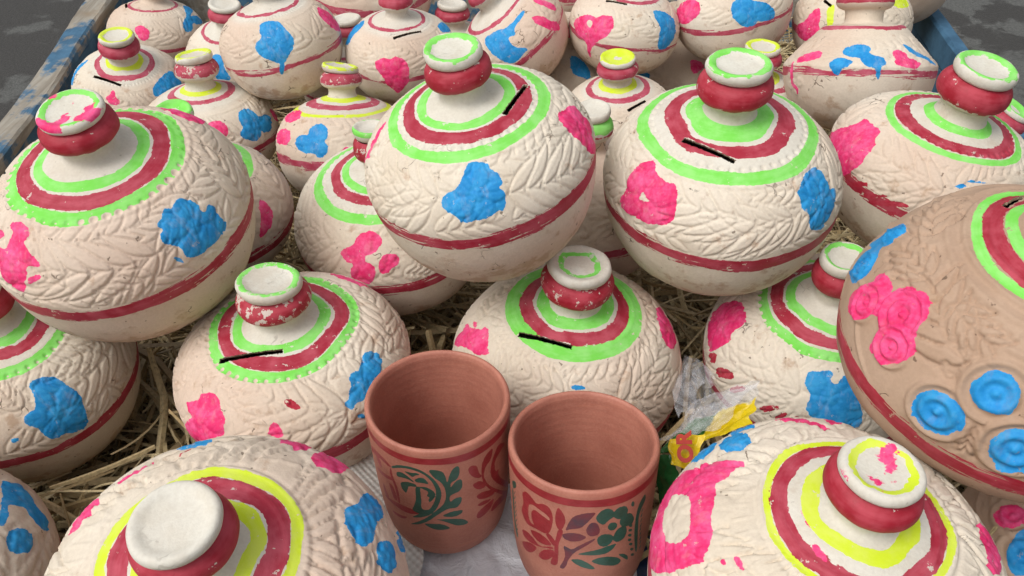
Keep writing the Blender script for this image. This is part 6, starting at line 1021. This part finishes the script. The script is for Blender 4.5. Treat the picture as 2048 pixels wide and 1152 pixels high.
# ================================================================== the two terracotta cups
def build_cup(key, label):
    d = CUPS[key]
    R, h = d['R'], d['h']
    k = h / 1.86
    out = catmull(np.array([(.02, -1.86), (.45, -1.86), (.66, -1.84), (.82, -1.72), (.91, -1.5), (.96, -1.15), (.985, -.7), (1.0, -.25), (1.005, -.09)]) * [1, k], 8)
    rim = catmull(np.array([(1.005, -.09 * k), (1.0, -.035), (.975, -.004), (.945, -.002), (.918, -.03), (.905, -.09)]), 6)
    inn = catmull(np.array([(.905, -.09), (.90, -.5), (.885, -1.1), (.85, -1.45), (.74, -1.62), (.5, -1.66), (.02, -1.66)]) * [1, k] + [0, -.09 * (1 - k)], 8)
    po, pr, pi = resample(out, .013), rim, resample(inn, .04)
    prof = np.vstack([po, pr[1:], pi[1:]])
    no = len(po)
    n = 420
    az = azimuths(n)
    P = np.stack([prof[:, 0][:, None] * np.cos(az), prof[:, 0][:, None] * np.sin(az), np.repeat(prof[:, 1][:, None], n, 1)], -1).reshape(-1, 3)
    T = np.gradient(prof, axis=0)
    T /= np.linalg.norm(T, axis=1)[:, None] + 1e-9
    N = np.stack([T[:, 1][:, None] * np.cos(az), T[:, 1][:, None] * np.sin(az), np.repeat(-T[:, 0][:, None], n, 1)], -1).reshape(-1, 3)
    AZ = np.tile(az, len(prof))
    D = {c: np.full(len(P), 9.0) for c in 'rgmR'}
    outer = np.repeat(np.arange(len(prof)) < no, n)
    for c, poly in d['paint']:
        dd, _, _ = paint_sdf(P[:no * n], N[:no * n], np.array(poly), R)
        dd = dd - .012
        D[c][:no * n] = np.minimum(D[c][:no * n], dd)
    D['r'] = np.maximum(D['r'], -D['R'])
    wz = .008 * np.sin(AZ * 3 + 1) + .006 * np.sin(AZ * 7)
    band = np.maximum(-.255 + wz - P[:, 2], P[:, 2] + .085 + wz * .5) * R * 100
    D['r'] = np.where(outer, np.minimum(D['r'], band), 9)
    V = P.copy()
    grv = -.006 * np.exp(-((P[:, 2] + 1.52 * k) / .012) ** 2) * outer
    V += N * (grv + .0015 * np.sin(P[:, 2] * 46) * (~outer) + .003 * np.sin(2 * AZ + h))[:, None]
    V = np.vstack([V, [[0, 0, prof[0, 1]], [0, 0, prof[-1, 1]]]])
    j = np.arange(n)
    o_ = (len(prof) - 1) * n
    F = [grid_faces(len(prof), n), np.stack([np.full(n, len(V) - 2), (j + 1) % n, j], -1), np.stack([np.full(n, len(V) - 1), o_ + j, o_ + (j + 1) % n], -1)]
    pa = np.stack([D['r'], D['g'], D['m']], -1)
    pa = np.vstack([pa, [[9, 9, 9], [9, 9, 9]]])
    o = link("terracotta_cup", mesh_np("terracotta_cup", V * R, F, dict(pa=pa)), CUPM)
    M4 = Matrix(np.array(d['B']).reshape(3, 3).tolist()).to_4x4()
    M4.translation = Vector(d['c']) + Vector((0, 0, CAMZ))
    o.matrix_world = M4
    return tag(o, label, "cup", "terracotta cups in front of the banks")


build_cup('K1', "terracotta cup printed with a green palm tree in a leafy ring")
build_cup('K2', "terracotta cup printed with red tulip leaves and a dark green flower")


# ================================================================== straw
def inside_pots(Pw, grow=1.0):
    hit = np.zeros(len(Pw), bool)
    for d in POTS.values():
        Bm = np.array(d['B']).reshape(3, 3)
        w = (Pw - (np.array(d['c']) + [0, 0, CAMZ])) @ Bm / d['R']
        prof = np.vstack([(LOWER * [1, d['hl']])[::-1], (UPPER * [1, d['hs']])[1:]])
        lim = np.interp(w[:, 2], prof[:, 1], prof[:, 0], left=-1, right=-1)
        hit |= np.hypot(w[:, 0], w[:, 1]) < lim * grow
    return hit


STRAWM = NT("dry_straw")
_g = STRAWM.t.nodes.new("ShaderNodeNewGeometry").outputs["Random Per Island"]
_v = STRAWM.coord()
_c = STRAWM.mix(STRAWM.ramp(_g, .0, 1.0), srgb(172, 148, 104), srgb(222, 204, 160))
_c = STRAWM.mix(STRAWM.ramp(STRAWM.math('FRACT', STRAWM.math('MULTIPLY', _g, 7.31)), .45, 1.0, 0, .7), _c, srgb(128, 110, 84))
_c = STRAWM.mix(STRAWM.ramp(STRAWM.noise(_v, 260, 3, .6), .4, .75, 0, .5), _c, srgb(108, 88, 60))
STRAWM.set(Base_Color=_c, Roughness=.62)
STRAWM = STRAWM.m


def straw_stalks(name, C, seed, lmin, lmax, wmin, wmax, pitch, mat, check=True, kink=.35, curl=.06):
    """C: centres (n,3).  Each stalk is a folded ribbon of a V section, bent along its length"""
    r = np.random.default_rng(seed)
    n = len(C)
    L = r.uniform(lmin, lmax, n)
    W = r.uniform(wmin, wmax, n)
    yaw = r.uniform(0, 2 * math.pi, n)
    pit = r.normal(0, pitch, n)
    d = np.stack([np.cos(yaw) * np.cos(pit), np.sin(yaw) * np.cos(pit), np.sin(pit)], -1)
    up = np.array([0, 0, 1.0])
    side = np.cross(d, up)
    side /= np.linalg.norm(side, axis=1)[:, None]
    roll = r.uniform(-.9, .9, n)
    nn = np.cross(side, d)
    side = side * np.cos(roll)[:, None] + nn * np.sin(roll)[:, None]
    nn = np.cross(side, d)
    m = 6
    t = np.linspace(-.5, .5, m)
    bend = r.normal(0, curl, n)
    kz = np.where(r.random(n) < kink, r.normal(0, .30, n), 0)
    ctr = C[:, None] + d[:, None] * (t[None, :, None] * L[:, None, None])
    off = (t ** 2 - .08)[None] * bend[:, None] * L[:, None] * 4
    kk = np.maximum(0, t - .05)[None] * kz[:, None] * L[:, None] * 1.6
    ctr = ctr + side[:, None] * (off + kk)[..., None] + up * (np.abs(kk) * .25)[..., None]
    keep = np.ones(n, bool)
    if check:
        for q in range(m):
            keep &= ~inside_pots(ctr[:, q], 1.0)
    ctr, side, nn, W = ctr[keep], side[keep], nn[keep], W[keep]
    n = len(ctr)
    taper = np.array([.85, 1, 1, 1, .95, .7])
    half = (W[:, None] * taper[None] / 2)[..., None]
    up2 = nn[:, None] * half * .9
    A = ctr - side[:, None] * half
    Bq = ctr + up2
    Cq = ctr + side[:, None] * half
    V = np.stack([A, Bq, Cq], 2).reshape(-1, 3)
    base = (np.arange(n) * m * 3)[:, None, None]
    k_ = (np.arange(m - 1) * 3)[None, :, None]
    q1 = np.array([[0, 1, 4, 3]])
    q2 = np.array([[1, 2, 5, 4]])
    F = np.concatenate([(base + k_ + q1[None]).reshape(-1, 4), (base + k_ + q2[None]).reshape(-1, 4)])
    return link(name, mesh_np(name, V, [F], smooth=False), mat)


n_s = 17000
cx = rng.uniform(-.62, .62, n_s)
cy = rng.uniform(.12, 1.7, n_s)
cz = FLOOR - .045 + rng.uniform(0, 1, n_s) ** 1.3 * (.075 + .022 * np.sin(cx * 13 + 1) * np.sin(cy * 11))
keep = np.abs(cx) < .545 + .10 * cy
st_o = straw_stalks("straw_bedding", np.stack([cx, cy, cz], -1)[keep], 3, .03, .15, .0010, .0046, .16, STRAWM)
bx_ = rng.uniform(-.58, .58, 3200)
by_ = rng.uniform(.2, .86, 3200)
bz_ = FLOOR + .025 + rng.uniform(0, .075, 3200)
st_b = straw_stalks("straw_stalks", np.stack([bx_, by_, bz_], -1), 11, .06, .19, .0018, .0085, .24, STRAWM, kink=.75, curl=.05)
tag(st_b, "broad loose straw stalks lying on top of the bedding", "straw", kind="stuff")
tag(st_o, "dry straw bedding under and between the banks", "straw", kind="stuff")
STRAWBASE = simple("straw_dust", srgb(120, 98, 68), srgb(80, 64, 44), 60, .95, .6, .006, (1, 4, 1))
gx, gy = np.meshgrid(np.linspace(-1, 1, 60), np.linspace(.1, 1.75, 60))
gx = gx * (.555 + .10 * gy)
gz = FLOOR - .035 + .012 * np.sin(gx * 17) * np.sin(gy * 15) + rng.normal(0, .003, gx.shape)
chaff = link("straw_chaff", mesh_np("straw_chaff", np.stack([gx, gy, gz], -1).reshape(-1, 3), [grid_faces(60, 60, False)]), STRAWBASE)
tag(chaff, "dark broken chaff at the bottom of the straw bedding", "chaff", kind="stuff")


# ================================================================== plastic in the gaps
def film(name, tint, rough, alpha, wrinkle=90):
    k = NT(name)
    v = k.coord()
    n = k.noise(v, wrinkle, 4, .6, dist=.8)
    k.set(Base_Color=tint, Roughness=rough)
    k.p.inputs["Alpha"].default_value = alpha
    k.p.inputs["Specular IOR Level"].default_value = .6
    k.bump(n, .8, .005)
    return k.m


FILM = film("clear_plastic_film", srgb(222, 222, 226), .2, .30)
FILM2 = film("milky_plastic_film", srgb(216, 216, 222), .16, .8, 45)


def print_film(name):
    """a torn snack packet: yellow with a green band and red letters-like print"""
    k = NT(name)
    v = k.attr("st").outputs["Vector"]
    u = k.sep(v)
    n = k.noise(v, 5, 3, .6)
    uu = k.math('ADD', u[0], k.math('MULTIPLY', k.math('SUBTRACT', n, .5), .12))
    c = k.mix(k.ramp(uu, .40, .43), srgb(46, 104, 46), srgb(222, 196, 26))
    clear = k.ramp(k.math('ADD', u[1], k.math('MULTIPLY', k.math('SUBTRACT', n, .5), .3)), .58, .66)
    c = k.mix(clear, c, srgb(210, 212, 214))
    k.set(Base_Color=c, Roughness=.25, Alpha=k.math('SUBTRACT', 1.0, k.math('MULTIPLY', clear, .66)))
    k.bump(k.noise(k.coord(), 120, 4, .6, dist=.7), .5, .003)
    return k.m


def letter_film(name):
    k = NT(name)
    v = k.attr("st").outputs["Vector"]
    u = k.sep(v)
    k.set(Base_Color=k.mix(k.ramp(k.noise(v, 3, 3, .6), .4, .7), srgb(226, 196, 22), srgb(206, 168, 20)), Roughness=.3)
    k.bump(k.noise(k.coord(), 120, 4, .6, dist=.7), .4, .003)
    return k.m


def sheet(name, corners, mat, seed, amp, nu=46, nv=34, ridge=7, parent=None, sag=0.0, edge=.06):
    """a crumpled sheet through four corner points (world, camera height = 0), folded by ridged noise"""
    r = np.random.default_rng(seed)
    c = np.array(corners, float)
    u, v = np.meshgrid(np.linspace(0, 1, nu), np.linspace(0, 1, nv))
    u, v = u.ravel(), v.ravel()
    uu = u + edge * np.sin(v * 7 + seed) * (1 - u) * .8 + edge * .6 * np.sin(v * 17 + seed * 2) * u * .6
    vv = v + edge * np.sin(u * 6 + seed * 1.7) * (v - .5)
    P = (c[0] * ((1 - uu) * (1 - vv))[:, None] + c[1] * (uu * (1 - vv))[:, None] + c[2] * (uu * vv)[:, None] + c[3] * ((1 - uu) * vv)[:, None])
    nrm = np.cross(c[1] - c[0], c[3] - c[0])
    nrm /= np.linalg.norm(nrm)
    h = np.zeros(len(u))
    for i in range(ridge):
        a, f, p = r.uniform(0, math.pi), r.uniform(2.5, 9) * (1 + i * .25), r.uniform(0, 6)
        q = (u * math.cos(a) + v * math.sin(a)) * f + p + .6 * np.sin(u * r.uniform(3, 7) + v * r.uniform(3, 7))
        h += (1 - 2 * np.abs(((q / math.pi) % 2) - 1)) * r.uniform(.5, 1) / (1 + i * .35)
    h = h / 2.2 * amp
    P = P + nrm * h[:, None]
    P[:, 2] -= sag * np.sin(u * math.pi) * np.sin(v * math.pi)
    P[:, 2] += CAMZ
    me = mesh_np(name, P, [grid_faces(nv, nu, False)], dict(st=np.stack([u, v, u * 0], -1)))
    return link(name, me, mat, parent)


o = sheet("plastic_bag", [(-.085, .20, -.595), (.09, .20, -.595), (.10, .47, -.625), (-.105, .47, -.622)], FILM2, 5, .022, 110, 90, 12)
tag(o, "crumpled milky plastic bag lying under the two cups", "plastic bag")
SACKM = NT("woven_sack")
_v = SACKM.coord()
_w1 = SACKM.math('SINE', SACKM.math('MULTIPLY', SACKM.sep(_v)[0], 900))
_w2 = SACKM.math('SINE', SACKM.math('MULTIPLY', SACKM.sep(_v)[1], 900))
_w = SACKM.math('MULTIPLY', _w1, _w2)
SACKM.set(Base_Color=SACKM.mix(SACKM.ramp(_w, -.8, .9), srgb(182, 180, 174), srgb(200, 198, 192)), Roughness=.6)
SACKM.bump(_w, .6, .001)
SACKM = SACKM.m
o = sheet("woven_sack", [(-.20, .36, -.60), (-.07, .34, -.605), (-.085, .50, -.60), (-.20, .47, -.56)], SACKM, 8, .010, 50, 40, 5)
tag(o, "white woven sack edge between the palm tree cup and front left bank", "sack")
TARP = simple("blue_tarp", srgb(16, 34, 66), srgb(24, 52, 92), 50, .45, .5, .003)
o = sheet("blue_tarp", [(-.13, .20, -.615), (.30, .20, -.615), (.19, .42, -.64), (-.13, .40, -.64)], TARP, 9, .006, 60, 40, 5)
tag(o, "dark blue tarpaulin showing beneath the plastic bag by the cups", "tarpaulin")


def ray(px, py, y):
    """point on the view line of a photo position at a chosen distance ahead (used once to read sizes off the photo)"""
    a, b = (px - 1024) / 1671., (py - 576) / 1671.
    d = np.array([a, -b * .642788 + .766044, -b * .766044 - .642788])
    return d * (y / d[1])


PRT = print_film("printed_packet")
YEL = letter_film("yellow_packet")
GRN = simple("green_packet", srgb(24, 84, 44), srgb(44, 112, 56), 60, .3, .5, .003)
o = sheet("plastic_wrap", [ray(1352, 838, .445), ray(1428, 800, .455), ray(1424, 742, .470), ray(1364, 700, .468)], FILM, 21, .012, 90, 80, 14)
tag(o, "crumpled clear plastic wrap standing between the bank behind the cups and its right neighbour", "plastic wrap")
o = sheet("snack_packet", [ray(1322, 905, .435), ray(1505, 850, .430), ray(1519, 765, .462), ray(1400, 815, .462)], PRT, 23, .009, 90, 70, 13)
tag(o, "torn snack packet with green and yellow print and clear edge beside the right cup", "packet")
ff = sheet("clear_flap", [ray(1322, 885, .428), ray(1440, 850, .424), ray(1521, 768, .455), ray(1385, 800, .455)], FILM, 24, .009, 80, 60, 13)
ff.parent = o
o = sheet("yellow_packet", [ray(1342, 930, .405), ray(1384, 940, .400), ray(1412, 868, .425), ray(1338, 878, .425)], YEL, 25, .004, 40, 30, 5)
tag(o, "small yellow packet with red lettering next to the right cup rim", "packet")
yel = o
o = sheet("green_packet", [ray(1318, 1010, .40), ray(1362, 965, .395), ray(1350, 905, .42), ray(1312, 915, .42)], GRN, 26, .004, 30, 24, 5)
tag(o, "dark green packet tucked below the yellow one beside the right cup", "packet")
REDI = simple("red_print_ink", srgb(176, 44, 26), srgb(150, 36, 22), 60, .4, 0)
cu = bpy.data.curves.new("red_lettering", 'FONT')
cu.body = "OR"
cu.size = .017
cu.offset = .0009
cu.align_x = 'CENTER'
cu.align_y = 'CENTER'
tmp = bpy.data.objects.new("tmp_text", cu)
col.objects.link(tmp)
bpy.context.view_layer.update()
me = bpy.data.meshes.new_from_object(tmp.evaluated_get(bpy.context.evaluated_depsgraph_get()))
bpy.data.objects.remove(tmp)
me.name = "red_lettering"
c0, c1, c3 = [ray(*q) + np.array([0, 0, CAMZ]) for q in ((1342, 930, .405), (1384, 940, .400), (1338, 878, .425))]
eu = Vector(c3 - c0).normalized()
en = Vector(np.cross(c1 - c0, c3 - c0)).normalized()
if en.y > 0:
    en = -en
ev = en.cross(eu)
cc = Vector(ray(1370, 900, .411) + np.array([0, 0, CAMZ])) + en * .006
for v in me.vertices:
    v.co = cc + eu * v.co.x + ev * v.co.y * .9
link("red_lettering", me, REDI, yel)
